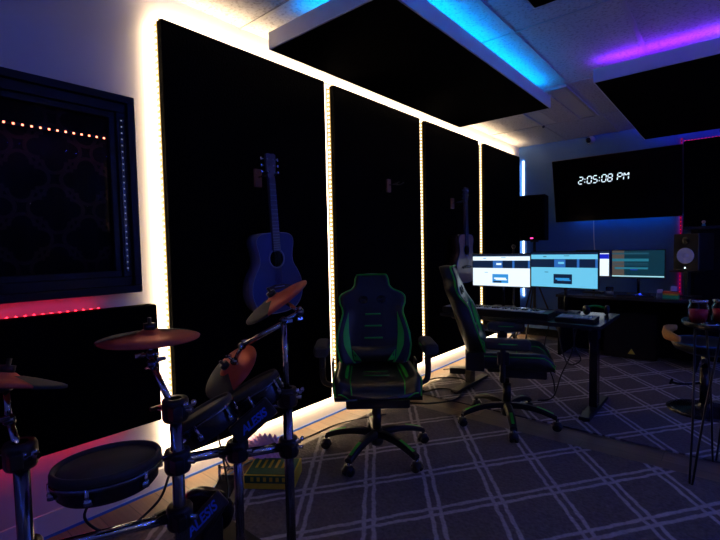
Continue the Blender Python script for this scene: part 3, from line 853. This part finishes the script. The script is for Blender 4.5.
L4 = [(0, 0, 1, 1, 'scr_white'), (0, 0, 1, .10, 'scr_navy'), (0, .13, 1, .32, 'scr_royal'), (.0, 0, .03, 1, 'scr_cardblue')]
monitor((-1.25, 5.60, 1.05), 0, .34, .285, L4, 'small white screen half hidden behind the cyan desk monitor', 1.05-TD)
t = empty('candle_jar', (-1.04, 5.43, TD), 0, 'small glass jar on the far desk left of the teal monitor', 'jar')
b = MB(); b.lathe([(0, 0), (.036, 0), (.038, .006), (.038, .085), (.034, .09)], m='jar_glass', n=20); b.build('glass', t)
b = MB(); b.lathe([(0, .004), (.030, .004), (.030, .04), (0, .04)], m='keys_white', n=16); b.build('wax', t)
t = empty('computer_mouse', (-.76, 5.42, TD), R(20), 'computer mouse glowing blue on the far desk', 'mouse')
b = MB(); b.sphere((0, 0, .016), .03, 'black_plastic', (1.0, 1.6, .55)); b.build('shell', t)
b = MB(); b.tube([(.031*math.cos(a), .048*math.sin(a), .013) for a in [2*PI*k/24 for k in range(24)]], .005, 'mouse_blue', 8, closed=True); b.sphere((0, -.02, .026), .014, 'mouse_blue', (1, 1.5, .5)); b.build('glow_ring', t)
t = empty('computer_keyboard', (-.78, 5.315, TD), 0, 'low black keyboard at the front of the far desk', 'keyboard')
b = MB(); b.box((0, 0, .009), (.34, .09, .018), 'black_plastic', bev=.004); b.build('body', t)
b = MB()
for j in range(4):
    for i in range(15): b.box((-.15+i*.0215, -.032+j*.021, .020), (.018, .017, .006), 'black_gloss')
b.build('keys', t)
t = empty('striped_box', (-.485, 5.40, TD), R(-4), 'small box with orange, yellow and green stripes on the far desk', 'box')
b = MB()
for k, (m_, h) in enumerate((('green_print', .032), ('yellow_print', .016), ('orange_print', .024))): pass
b.box((0, 0, .016), (.13, .08, .032), 'green_print'); b.box((0, 0, .040), (.13, .08, .016), 'yellow_print'); b.box((0, 0, .058), (.13, .08, .020), 'orange_print')
b.build('striped_body', t)
b = MB(); b.box((.03, 0, .0685), (.05, .05, .0015), 'black_matte'); b.build('lid', t)
tag(MB().box((-.462, 5.40, TD+.0755+.022), (.052, .045, .045), 'lilac_print', bev=.004).build('gift_cube'), 'small lilac cube on top of the striped box', 'cube')
t = empty('card_stack', (-.585, 5.44, TD), 0, 'short stack of small dark boxes left of the striped box', 'box')
b = MB(); b.box((0, 0, .02), (.05, .05, .04), 'pad_grey', bev=.002); b.build('lower_box', t)
b = MB(); b.box((0.002, 0, .061), (.045, .045, .038), 'lilac_print', bev=.002); b.build('upper_box', t)

# ------------------------------------------------------------------ speakers
t = empty('loudspeaker', (-1.965, 5.76, 1.33), R(8), 'black loudspeaker on a tall stand in the far left corner', 'speaker')
b = MB(); b.box((0, 0, .285), (.31, .26, .57), 'black_matte', bev=.012); b.build('cabinet', t)
b = MB(); b.box((0, -.133, .285), (.28, .008, .53), 'fabric_black', bev=.003); b.build('grille', t)
b = MB(); b.box((0, -.139, .03), (.035, .004, .014), 'dot_red'); b.build('power_light', t)
t = empty('speaker_stand', (-1.965, 5.78, 0), 0, 'black tripod stand holding the loudspeaker in the far left corner', 'speaker stand')
b = MB(); b.tube([(0, 0, .35), (0, 0, 1.328)], .018, 'black_plastic', 12); b.lathe([(0, 0), (.05, 0), (.05, .02), (0, .02)], (0, 0, 1.309), (0, 0, 1), 'black_plastic', 18); b.build('pole', t)
for k in range(3):
    a = R(30+120*k); d = Vector((math.cos(a), math.sin(a), 0))
    b = MB(); b.tube([d*.03+Vector((0, 0, .80)), d*.22+Vector((0, 0, .30)), d*.36+Vector((0, 0, .025))], .011, 'black_plastic', 8); b.tube([d*.0+Vector((0, 0, .40)), d*.20+Vector((0, 0, .36))], .007, 'black_plastic', 8); b.build('leg', t)
# microphone stand behind the desk monitors
t = empty('microphone_stand', (-1.76, 4.55, .012), 0, 'black tripod microphone stand behind the left desk monitor', 'microphone stand')
b = MB(); b.tube([(0, 0, .02), (0, 0, 1.24)], .009, 'black_plastic', 10); b.sphere((0, 0, 1.25), .022, 'black_plastic'); b.build('pole', t)
b = MB(); b.tube([(0, 0, .30), (0, 0, .36)], .016, 'black_plastic', 12); b.build('collar', t)
for k in range(3):
    a = R(80+120*k); d = Vector((math.cos(a), math.sin(a), 0))
    b = MB(); b.tube([d*.01+Vector((0, 0, .33)), d*.27+Vector((0, 0, .012))], .008, 'black_plastic', 8); b.build('leg', t)
# studio monitor on a stand at the right
t = empty('studio_monitor', (-.37, 5.50, .985), R(-24), 'black studio speaker with a white cone at the right', 'speaker')
b = MB(); b.box((0, .12, .185), (.235, .27, .37), 'black_plastic', bev=.012); b.build('cabinet', t)
b = MB(); b.lathe([(.076, -.002), (.080, .006), (.075, .012), (.068, .010), (.045, .004), (.028, .002)], (-.0, -.018, .15), (0, -1, 0), 'cone_white', 36); b.build('woofer_cone', t)
b = MB(); b.lathe([(.030, .002), (.022, .010), (0, .013)], (0, -.018, .15), (0, -1, 0), 'cone_white', 24); b.build('dust_cap', t)
b = MB(); b.lathe([(0, .004), (.012, .003), (.018, -.001), (.036, .004), (.04, .0)], (0, -.018, .30), (0, -1, 0), 'black_gloss', 28); b.build('tweeter', t)
b = MB(); b.lathe([(0, .003), (.006, .003), (.006, 0)], (-.005, -.016, .030), (0, -1, 0), 'led_dot', 12); b.build('power_light', t)
t = empty('speaker_stand', (-.37, 5.58, .711), R(-24), 'short black desktop stand under the studio speaker with the white cone', 'speaker stand')
b = MB(); b.box((0, 0, .263), (.22, .22, .016), 'black_plastic', bev=.004); b.build('top_plate', t)
b = MB(); b.box((0, 0, .135), (.04, .04, .245), 'black_plastic', bev=.006); b.build('column', t)
b = MB(); b.box((0, 0, .008), (.18, .18, .016), 'black_plastic', bev=.004); b.build('base_plate', t)

# ------------------------------------------------------------------ bar stool and side table at the right
t = empty('bar_stool', (-.155, 4.12, .012), 0, 'low round-base stool with blue rimmed seat and curved wooden back', 'stool')
b = MB(); b.lathe([(0, 0), (.235, 0), (.24, .008), (.20, .016), (.08, .030), (.04, .05), (.036, .06), (0, .06)], m='black_gloss', n=44); b.build('round_base', t)
b = MB(); b.tube([(0, 0, .05), (0, 0, .33)], .034, 'black_gloss', 18); b.tube([(0, 0, .33), (0, 0, .46)], .024, 'dark_chrome', 16); b.build('column', t)
b = MB(); b.tube(catmull([(-.03, 0, .205), (-.12, -.10, .205), (-.20, -.10, .205)], 6), .009, 'black_gloss', 10); b.tube([(-.20, -.13, .205), (-.20, -.02, .205)], .009, 'black_gloss', 10); b.build('footrest', t)
b = MB(); b.lathe([(0, 0), (.12, .0), (.19, .03), (.215, .075), (.205, .09), (.15, .078), (0, .07)], (0, 0, .435), (0, 0, 1), 'leather', 40); b.build('seat', t)
b = MB(); b.tube([(.212*math.cos(a), .212*math.sin(a), .520) for a in [2*PI*k/40 for k in range(40)]], .009, 'blue_seat', 8, closed=True); b.build('seat_rim', t)
b = MB(); rows = []
for i in range(13):
    a = R(140+8*i); k = math.sin(PI*(i+1.2)/14.4)**.5
    rows.append([Vector(((.25+dx*k)*math.cos(a), (.25+dx*k)*math.sin(a), .585-.006*i*.4+dz*k*.8)) for dx, dz in ((-.012, -.045), (.012, -.045), (.020, 0), (.012, .05), (-.012, .05), (-.020, 0))])
V = b.grid(rows, 'stool_wood', True, True); b._face(V[0], 'stool_wood'); b._face(V[-1][::-1], 'stool_wood')
b.build('wooden_back', t)
b = MB()
for a in (R(165), R(210)): b.tube([(.17*math.cos(a), .17*math.sin(a), .50), (.25*math.cos(a), .25*math.sin(a), .575)], .008, 'dark_chrome', 8)
b.build('back_support', t)

TX, TY = .0, 2.99
t = empty('side_table', (TX, TY, .008), 0, 'small high round black table on thin hairpin legs at the right edge', 'table')
b = MB(); b.lathe([(0, 0), (.215, 0), (.222, .006), (.222, .022), (.215, .028), (0, .028)], (0, 0, .82), (0, 0, 1), 'black_gloss', 48); b.build('tabletop', t)
for k in range(3):
    a = R(-132+120*k); d = Vector((math.cos(a), math.sin(a), 0)); s_ = Vector((-d.y, d.x, 0))
    f = d*.235+Vector((0, 0, .006))
    if k: f.z = .006
    b = MB(); b.tube(catmull([d*.15+s_*.075+Vector((0, 0, .82)), d*.20+s_*.03+Vector((0, 0, .35)), f+s_*.008, f-s_*.008, d*.20-s_*.03+Vector((0, 0, .35)), d*.15-s_*.075+Vector((0, 0, .82))], 6), .0055, 'black_plastic', 8); b.build('hairpin_leg', t)
def jar(x, y, L, sc=1.0):
    t = empty('drink_jar', (x, y, .848), 0, L, 'jar', 'jars of red drink on the round table')
    b = MB(); b.lathe([(0, 0), (.040, 0), (.046, .006), (.046, .085), (.038, .103), (.038, .125), (.035, .125), (.035, .103), (.043, .084), (.043, .008), (0, .006)], m='jar_glass', n=32); b.build('glass', t)
    b = MB(); b.lathe([(0, .009), (.0415, .009), (.0415, .070), (0, .070)], m='red_drink', n=32); b.build('red_drink', t)
    b = MB(); b.lathe([(.0385, .108), (.042, .110), (.042, .122), (.0385, .124)], m='chrome', n=32); b.build('rim_band', t)
    return t
jar(-.142, 2.905, 'glass jar of red drink on the round table, the left one')
jar(-.045, 2.975, 'glass jar of red drink cut by the right edge of the photo')
t = empty('ashtray', (-.09, 2.83, .848), 0, 'small glossy dish beside the jars of red drink', 'dish')
b = MB(); b.lathe([(0, 0), (.034, 0), (.04, .012), (.036, .013), (.030, .004), (0, .004)], m='chrome', n=28); b.build('dish', t)

# ------------------------------------------------------------------ drum kit
rk = empty('drum_rack', (-1.35, .75, 0), 0, 'chrome tube rack of the electronic drum kit', 'drum rack')
def RT(*p): return Vector(p)-Vector((-1.35, .75, 0))
LEG = {'A': (-1.467, .291), 'B': (-1.336, .661), 'C': (-1.338, 1.115), 'D': (-1.378, .908)}
def pole(k, z1, r=.019, m='dark_chrome'):
    x, y = LEG[k]
    b = MB(); b.tube([RT(x, y, .03), RT(x, y, z1)], r, m, 18); b.lathe([(0, 0), (.026, 0), (.026, .04), (.02, .045), (0, .045)], RT(x, y, .0125), (0, 0, 1), 'rubber', 18)
    return b.build('leg', rk)
pole('A', .76); pole('B', .80); pole('C', .72); pole('D', .60, .016)
def bar(p, q, r=.017, m='chrome'): return MB().tube([RT(*p), RT(*q)], r, m, 16).build('crossbar', rk)
bar((-1.336, .661, .62), (-1.378, .908, .555), .0165); bar((-1.378, .908, .535), (-1.338, 1.115, .50), .0165); bar((-1.467, .291, .46), (-1.336, .661, .44), .0165)
def clamp(x, y, z, s=1.0):
    b = MB(); b.lathe([(.0195, -.035), (.036, -.035), (.040, -.025), (.040, .025), (.036, .035), (.0195, .035)], RT(x, y, z), (0, 0, 1), 'black_plastic', 20)
    b.box(RT(x+.035, y-.02, z), (.045, .03, .045), 'black_plastic', bev=.006); b.tube([RT(x-.05, y-.03, z), RT(x+.05, y+.03, z)], .008, 'chrome', 8)
    b.box(RT(x-.06, y-.035, z), (.014, .035, .012), 'black_plastic', bev=.004); b.build('clamp', rk)
for x, y, z in ((*LEG['A'], .46), (*LEG['B'], .62), (*LEG['B'], .44), (*LEG['C'], .50), (*LEG['D'], .55), (*LEG['C'], .70), (*LEG['B'], .785), (*LEG['A'], .74)): clamp(x, y, z)
for (x, y, z) in ((-1.28, .68, .80), (-1.29, 1.14, .72), (-1.30, 1.14, .52), (-1.42, .30, .74)):
    b = MB(); b.tube([RT(x-.03, y, z), RT(x+.004, y, z)], .006, 'chrome', 8)
    for q in (-1, 1): b.sphere(RT(x, y+q*.012, z+.008), .011, 'chrome', (.5, 1, 1), 10)
    b.build('wing_nut', rk)

def stand_arm(label, pts, r=.0085, thick=None):
    t = empty('cymbal_stand', pts[0], 0, label, 'cymbal stand')
    P0 = Vector(pts[0]); q = [Vector(p)-P0 for p in pts]
    for i in range(len(q)-1):
        b = MB(); rr = r*(1.25 if i == 0 else 1); b.tube([q[i], q[i+1]], rr, 'chrome', 12); b.build('tube', t)
    for i in range(1, len(q)-1):
        b = MB(); b.sphere(q[i], .017, 'dark_chrome', (1, 1, 1), 12)
        d = (q[i+1]-q[i]).cross(q[i]-q[i-1]); d = d.normalized() if d.length > 1e-5 else Vector((1, 0, 0))
        b.tube([q[i]-d*.024, q[i]+d*.03], .006, 'chrome', 8)
        b.box(q[i]+d*.034, (.010, .03, .014), 'chrome', bev=.003); b.build('tilt_joint', t)
    return t
def cymbal(c, nrm, r, dark_dir, label, name='cymbal_pad'):
    # shallow brass-coloured disc, bell in the middle, one half covered in rubber, wing nut on top
    t = empty(name, c, 0, label, 'cymbal'); nrm = Vector(nrm).normalized(); dd = Vector(dark_dir); dd = (dd-nrm*dd.dot(nrm)).normalized()
    b = MB(); b.lathe([(0, .018), (.022, .016), (.036, .006), (r*.6, -.002), (r, -.013), (r-.002, -.018), (r*.6, -.008), (.03, -.002), (0, .006)], (0, 0, 0), nrm, 'copper', 56); b.build('disc', t)
    b = MB(); b.lathe([(.040, .0085), (r*.6, .0015), (r-.008, -.0085), (r+.003, -.0125), (r+.003, -.020), (r*.8, -.0175)], (0, 0, 0), nrm, 'rubber', 34, sweep=R(165), start=R(-82.5), ref=dd); b.build('rubber_zone', t)
    b = MB(); b.lathe([(0, .055), (.006, .055), (.006, .036), (.019, .036), (.019, .016), (0, .016)], (0, 0, 0), nrm, 'black_plastic', 18); b.build('wing_nut', t)
    b = MB(); b.lathe([(0, -.01), (.024, -.01), (.024, -.03), (.014, -.04), (0, -.04)], (0, 0, 0), nrm, 'black_plastic', 18); b.build('sleeve', t)
    return t
cymbal((-1.46, .647, 1.011), (.008, .003, 1), .155, (-.95, .1, 0), 'coppery cymbal pad held level in front of the framed window corner, largest of the four')
cymbal((-1.47, 1.175, 1.075), (-.277, -.472, .837), .150, (-.7, -.6, -.3), 'tilted red cymbal pad in front of the blue guitar')
cymbal((-1.608, 1.032, .785), (-.107, -.681, .724), .132, (-.5, -.5, -1), 'steeply tilted cymbal pad, grey and copper halves, above the drum pads')
cymbal((-1.57, .287, .932), (-.111, .262, .959), .150, (-.1, 1, 0), 'dim cymbal pad at the left edge of the photo')
stand_arm('chrome cymbal arm under the level cymbal by the window corner', [(-1.336, .661, .77), (-1.424, .633, .92), (-1.455, .645, .945), (-1.46, .647, .98)])
stand_arm('chrome boom arm holding the red cymbal before the blue guitar', [(-1.338, 1.115, .69), (-1.35, 1.12, 1.0), (-1.345, 1.20, 1.025), (-1.43, 1.20, 1.06)])
stand_arm('chrome boom arm reaching down left to the steep grey and copper cymbal', [(-1.365, 1.118, .985), (-1.526, 1.044, .891), (-1.58, 1.04, .82), (-1.60, 1.05, .80)])
stand_arm('chrome cymbal arm at the left edge of the photo', [(-1.467, .291, .73), (-1.522, .281, .825), (-1.56, .285, .905)])

def drum_pad(c, nrm, r, depth, label, logo=None):
    t = empty('drum_pad', c, 0, label, 'drum pad'); nrm = Vector(nrm).normalized()
    b = MB(); b.lathe([(0, -depth), (r*.86, -depth), (r*.93, -depth+.01), (r*.95, -.02), (r*.95, -.006), (0, -.006)], (0, 0, 0), nrm, 'black_gloss', 48); b.build('shell', t)
    b = MB(); b.lathe([(0, 0), (r*.9, 0), (r*.92, -.006)], (0, 0, 0), nrm, 'rubber', 48); b.build('mesh_head', t)
    b = MB(); b.lathe([(r*.92, -.004), (r*.93, .008), (r*.99, .010), (r*1.02, .002), (r*1.02, -.012), (r*.97, -.014)], (0, 0, 0), nrm, 'rubber', 48); b.build('rubber_rim', t)
    b = MB(); b.lathe([(r*.97, -.014), (r*1.03, -.014), (r*1.03, -.024), (r*.97, -.024)], (0, 0, 0), nrm, 'dark_chrome', 48)
    a = Vector((1, 0, 0)) if abs(nrm.x) < .9 else Vector((0, 1, 0)); u = (a-nrm*a.dot(nrm)).normalized(); w = nrm.cross(u)
    b.build('chrome_hoop', t)
    for k in range(6):
        an = 2*PI*k/6+.35; d = u*math.cos(an)+w*math.sin(an)
        b = MB(); b.tube([d*(r*1.01)-nrm*.012, d*(r*1.01)-nrm*(depth*.75)], .0055, 'chrome', 8); b.tube([d*(r*.98)-nrm*(depth*.55), d*(r*.98)-nrm*(depth*.8)], .010, 'chrome', 8); b.build('tension_lug', t)
    return t
def logo(text, size, mat_world, parent=None, mat='blue_print', name='logo_lettering', shear=.35):
    cu = bpy.data.curves.new(name, 'FONT'); cu.body = text; cu.size = size; cu.extrude = .0008; cu.shear = shear; cu.align_x = 'CENTER'; cu.align_y = 'CENTER'; cu.space_character = .95; cu.offset = .0012
    o = bpy.data.objects.new(name, cu); COL.objects.link(o)
    dg = bpy.context.evaluated_depsgraph_get(); me = bpy.data.meshes.new_from_object(o.evaluated_get(dg))
    bpy.data.objects.remove(o); bpy.data.curves.remove(cu)
    me.materials.clear(); me.materials.append(MATS[mat])
    o = bpy.data.objects.new(name, me); COL.objects.link(o)
    if parent is not None:
        o.parent = parent; o.matrix_local = Matrix.Translation(parent.location).inverted() @ mat_world
    else: o.matrix_world = mat_world
    return o
CR = Vector((.763, .647, -.021)); CU = Vector((-.015, .051, .999)); CF = Vector((-.647, .761, -.049))
def face_mat(c, xdir, zdir):
    z = Vector(zdir).normalized(); x = Vector(xdir); x = (x-z*x.dot(z)).normalized(); y = z.cross(x)
    M = Matrix((x, y, z)).transposed().to_4x4(); M.translation = Vector(c); return M

drum_pad((-1.24, .427, .735), (-.075, .015, 1), .126, .065, 'round black drum pad with a grey head, lowest and nearest at the left')
drum_pad((-1.43, .80, .712), (-.363, -.29, .885), .112, .085, 'tilted black drum pad with bright chrome hoop, left of the two middle ones')
drum_pad((-1.44, 1.02, .748), (-.351, -.284, .892), .112, .09, 'tilted black drum pad with bright chrome hoop, below the steep cymbal')
t = empty('drum_module', (-1.316, .944, .665), 0, 'black drum module with blue lettering hanging under the tilted drum pads', 'drum module')
MC = Vector((-1.327, .943, .658)); xd = (CR*.74+CU*.62); zd = (-CF+CU*.15+CR*.2)
M = face_mat(MC, xd, zd)
b = MB(); b.box((0, 0, 0), (.17, .075, .035), 'black_plastic', M.to_3x3(), bev=.01)
o = b.build('module_body', t); o.location = MC-t.location-(M.to_3x3() @ Vector((0, 0, .0175)))
logo('ALESIS', .040, face_mat(MC+(M.to_3x3() @ Vector((0, -.004, .0015))), xd, zd), t)
# thin black L-rods holding the pads
for (p, q, L) in (((-1.50, .87, .60), (-1.545, .86, .62), 'short black rod under the left tilted drum pad'), ):
    pass
b = MB()
for p, q in (((-1.336, .661, .66), (-1.40, .76, .67)), ((-1.338, 1.115, .66), (-1.41, 1.03, .68)), ((-1.336, .661, .64), (-1.25, .50, .69)), ((-1.378, .908, .58), (-1.34, .94, .65))):
    b.tube([RT(*p), RT(*q)], .008, 'chrome', 10)
build_split(b, 'mounting_rod', rk)
# kick pad tower and pedal
t = empty('kick_pad', (-1.70, .96, .012), 0, 'black kick drum pad tower with blue lettering on the rug at the bottom left', 'kick pad')
xd = (CR*.66+CU*.72); zd = (-CF*.9+CU*.45+CR*.25)
b = MB(); b.lathe([(0, -.03), (.105, -.03), (.115, -.02), (.115, .012), (.108, .02), (0, .022)], (0, 0, .17), (-.45, .6, .25), 'black_gloss', 40); b.build('round_pad', t)
b = MB(); b.box((.02, -.02, .09), (.12, .10, .17), 'black_plastic', bev=.015); b.build('tower_body', t)
b = MB(); b.box((.03, .02, .010), (.26, .28, .018), 'black_plastic', bev=.005); b.build('floor_plate', t)
Mk = face_mat((-1.60, .88, .215), xd, zd)
b = MB(); b.box((0, 0, 0), (.22, .07, .03), 'black_plastic', Mk.to_3x3(), bev=.008); o = b.build('name_plate', t); o.location = Vector((-1.60, .88, .215))-t.location-(Mk.to_3x3() @ Vector((0, 0, .015)))
logo('ALESIS', .050, face_mat(Vector((-1.60, .88, .215))+(Mk.to_3x3() @ Vector((0, -.0, .0015))), xd, zd), t)
t = empty('kick_pedal', (-1.92, 1.16, .012), R(35), 'black kick pedal with chrome edge on the floor behind the kick pad', 'pedal')
b = MB(); b.box((0, 0, .012), (.13, .30, .012), 'black_plastic', bev=.004); b.build('base_plate', t)
b = MB(); b.box((0, 0, .060), (.10, .27, .010), 'black_gloss', Matrix.Rotation(R(14), 3, 'X'), bev=.003); b.build('footboard', t)
b = MB(); b.tube([(-.055, .12, .02), (-.055, .12, .15)], .008, 'chrome', 8); b.tube([(.055, .12, .02), (.055, .12, .15)], .008, 'chrome', 8); b.tube([(-.06, .12, .14), (.06, .12, .14)], .008, 'chrome', 8); b.tube([(0, .12, .14), (0, .05, .24)], .005, 'chrome', 8); b.build('frame', t)
b = MB(); b.sphere((0, .045, .25), .024, 'rubber'); b.build('beater', t)

# ------------------------------------------------------------------ things on the floor by the drums
def cable(label, pts, r=.0045, m='cable', lift=0., name='cable'):
    t = empty(name, (0, 0, 0), 0, label, 'cable')
    MB().tube(catmull(pts, 10), r, m, 8).build('cord', t)
    return t
t = empty('game_box', (-1.92, 1.49, .012), R(36), 'green and yellow cardboard box lying on the rug behind the drum rack leg', 'box')
b = MB(); b.box((0, 0, .04), (.27, .20, .075), 'box_yellow', bev=.003); b.build('box_body', t)
b = MB(); b.box((0, 0, .079), (.25, .18, .003), 'box_green')
b.box((0, -.101, .055), (.26, .002, .04), 'box_green'); b.build('green_print', t)
b = MB()
for k in range(6): b.box((-.09+k*.036, 0.02, .0812), (.014, .09, .001), 'box_yellow')
for k in range(6): b.box((-.09+k*.034, -.1028, .056), (.016, .001, .022), 'yellow_print')
build_split(b, 'yellow_mark', t)
b = MB(); rows = []
for j in range(41):
    rows.append([Vector((-.16+.32*i/60, -.12+.24*j/40, .05+.022*math.sin(i*PI/3.2)*math.sin(j*PI/3.2)+.03*math.sin(i/60*PI))) for i in range(61)])
b.grid(rows, 'foam_pink')
o = b.build('bumpy_foam_sheet'); o.location = (-2.17, 1.58, .03); o.rotation_euler = (0, 0, R(30)); md = o.modifiers.new('s', 'SOLIDIFY'); md.thickness = .022
tag(o, 'pink and white egg-crate foam sheet beside the green and yellow box', 'foam')
cable('black cable running along the floor from the drums towards the front-facing chair', [(-1.99, 1.27, .019), (-2.17, 1.30, .012), (-2.28, 1.62, .006), (-2.20, 1.95, .006), (-2.18, 2.3, .006), (-2.0, 2.62, .019)])
cable('blue cable curling over the floor behind the left tilted drum pad', [(-1.84, .98, .10), (-2.0, 1.08, .03), (-2.10, 1.22, .018), (-2.20, 1.45, .006), (-2.24, 1.8, .006)], .005, 'blue_cable')
cable('black cable drooping under the lowest drum pad', [(-1.36, .47, .64), (-1.42, .42, .52), (-1.40, .50, .44), (-1.36, .60, .50), (-1.335, .63, .58)], .004)
cable('black cable hanging from the tilted drum pads to the kick tower', [(-1.50, .90, .60), (-1.53, .95, .40), (-1.58, .98, .25), (-1.60, .90, .14)], .004)
# black cables over by the wall between the chairs
t = empty('power_strip', (-2.17, 3.12, .0125), R(80), 'black power strip with plugs on the floor between the two chairs', 'power strip')
b = MB(); b.box((0, 0, .02), (.36, .07, .04), 'black_plastic', bev=.008); b.build('housing', t)
for k in range(4):
    b = MB(); b.box((-.12+k*.08, 0, .055), (.045, .05, .04), 'black_plastic', bev=.008); b.tube(catmull([(-.12+k*.08, 0, .07), (-.11+k*.08, .03, .095), (-.10+k*.08, .08, .05)], 5), .004, 'cable', 6); b.build('plug', t)
cable('black cable looping over the rug from the power strip', [(-2.05, 3.12, .03), (-1.98, 3.40, .018), (-1.80, 3.42, .018), (-1.74, 3.22, .018), (-1.86, 3.02, .018), (-2.02, 2.96, .006)], .007)
cable('second black cable looping behind the power strip to the desk', [(-2.16, 3.30, .03), (-2.18, 3.62, .02), (-2.0, 3.78, .018), (-1.85, 3.70, .018), (-1.74, 3.56, .02)], .006)
t = empty('power_adapter', (-2.10, 3.95, .012), R(30), 'black power adapter on the floor near the left desk leg', 'power adapter')
b = MB(); b.box((0, 0, .03), (.16, .09, .055), 'black_plastic', bev=.008); b.build('brick', t)
b = MB(); b.tube(catmull([(.08, 0, .03), (.16, .04, .06), (.12, .12, .012), (.0, .14, .008), (-.14, .08, .008)], 6), .005, 'cable', 8); b.build('lead', t)
t = empty('desk_cables', (0, 0, 0), 0, 'tangle of black cables hanging under the right end of the main desk', 'cable')
b = MB()
for pts in ([(-1.0, 3.80, .69), (-.98, 3.78, .45), (-1.06, 3.74, .22), (-1.10, 3.66, .05), (-1.2, 3.6, .018)], [(-.93, 3.80, .69), (-.96, 3.72, .50), (-.92, 3.76, .36), (-1.02, 3.80, .30), (-1.08, 3.82, .42), (-1.12, 3.80, .69)],
            [(-1.15, 3.80, .69), (-1.20, 3.76, .40), (-1.14, 3.80, .15), (-1.16, 3.9, .018)]):
    b.tube(catmull(pts, 6), .005, 'cable', 6)
build_split(b, 'cord', t)

# ------------------------------------------------------------------ strips added out of view on the right and back walls, for ambient light
led_strip((XR-.02, -1.6, 2.60), (XR-.02, 5.8, 2.60), (-1, 0, 0), (0, 0, 1), 'added unseen blue LED strip along the top of the right wall', 'added blue LED strips at the room edge', 'black_plastic', 'fill_edge_blue', step=.12, bead=.02)
led_strip((-1.9, YB+.02, 2.60), (1.7, YB+.02, 2.60), (0, 1, 0), (0, 0, 1), 'added unseen blue LED strip along the top of the back wall', 'added blue LED strips at the room edge', 'black_plastic', 'fill_edge_blue', step=.12, bead=.02)
led_strip((XR-.02, -.8, 1.9), (XR-.02, 4.4, 1.9), (-1, 0, 0), (0, 0, 1), 'added unseen pale LED strip on the right wall', None, 'black_plastic', 'fill_edge_white', step=.12, bead=.012)

for y_, L in ((2.6, 'added unseen blue vertical LED strip on the right wall, middle of the room'), (4.1, 'added unseen blue vertical LED strip on the right wall, towards the far wall')):
    led_strip((XR-.02, y_, .3), (XR-.02, y_, 2.3), (-1, 0, 0), (0, 1, 0), L, None, 'black_plastic', 'fill_edge_blue', step=.04, bead=.02)  # added for blue streaks on the chrome and fill on the right side

# ------------------------------------------------------------------ world, camera, colour
w = bpy.data.worlds.new('World'); scene.world = w; w.use_nodes = True
w.node_tree.nodes['Background'].inputs[0].default_value = (0, 0, 0, 1); w.node_tree.nodes['Background'].inputs[1].default_value = 0
cd = bpy.data.cameras.new('Camera'); cam = bpy.data.objects.new('Camera', cd); COL.objects.link(cam)
cd.sensor_width = 36; cd.lens = 441.83*36/720; cd.clip_start = .03
M = Matrix((CR, CU, -CF)).transposed().to_4x4()
yaw, pit, rol = R(40.3536), R(2.78717), R(-1.21965)
fwd = Vector((-math.sin(yaw)*math.cos(pit), math.cos(yaw)*math.cos(pit), -math.sin(pit))); rt = Vector((math.cos(yaw), math.sin(yaw), 0)); up = rt.cross(fwd)
r2 = rt*math.cos(rol)+up*math.sin(rol); u2 = up*math.cos(rol)-rt*math.sin(rol)
M = Matrix((r2, u2, -fwd)).transposed().to_4x4(); M.translation = (0, 0, 1.277)
cam.matrix_world = M
scene.camera = cam
vs = scene.view_settings; vs.view_transform = 'Standard'; vs.look = 'None'; vs.exposure = 0; vs.gamma = 1; vs.use_curve_mapping = False
scene.cycles.use_denoising = True
scene.cycles.max_bounces = 8; scene.cycles.diffuse_bounces = 4; scene.cycles.sample_clamp_indirect = 4
scene.cycles.use_light_tree = True
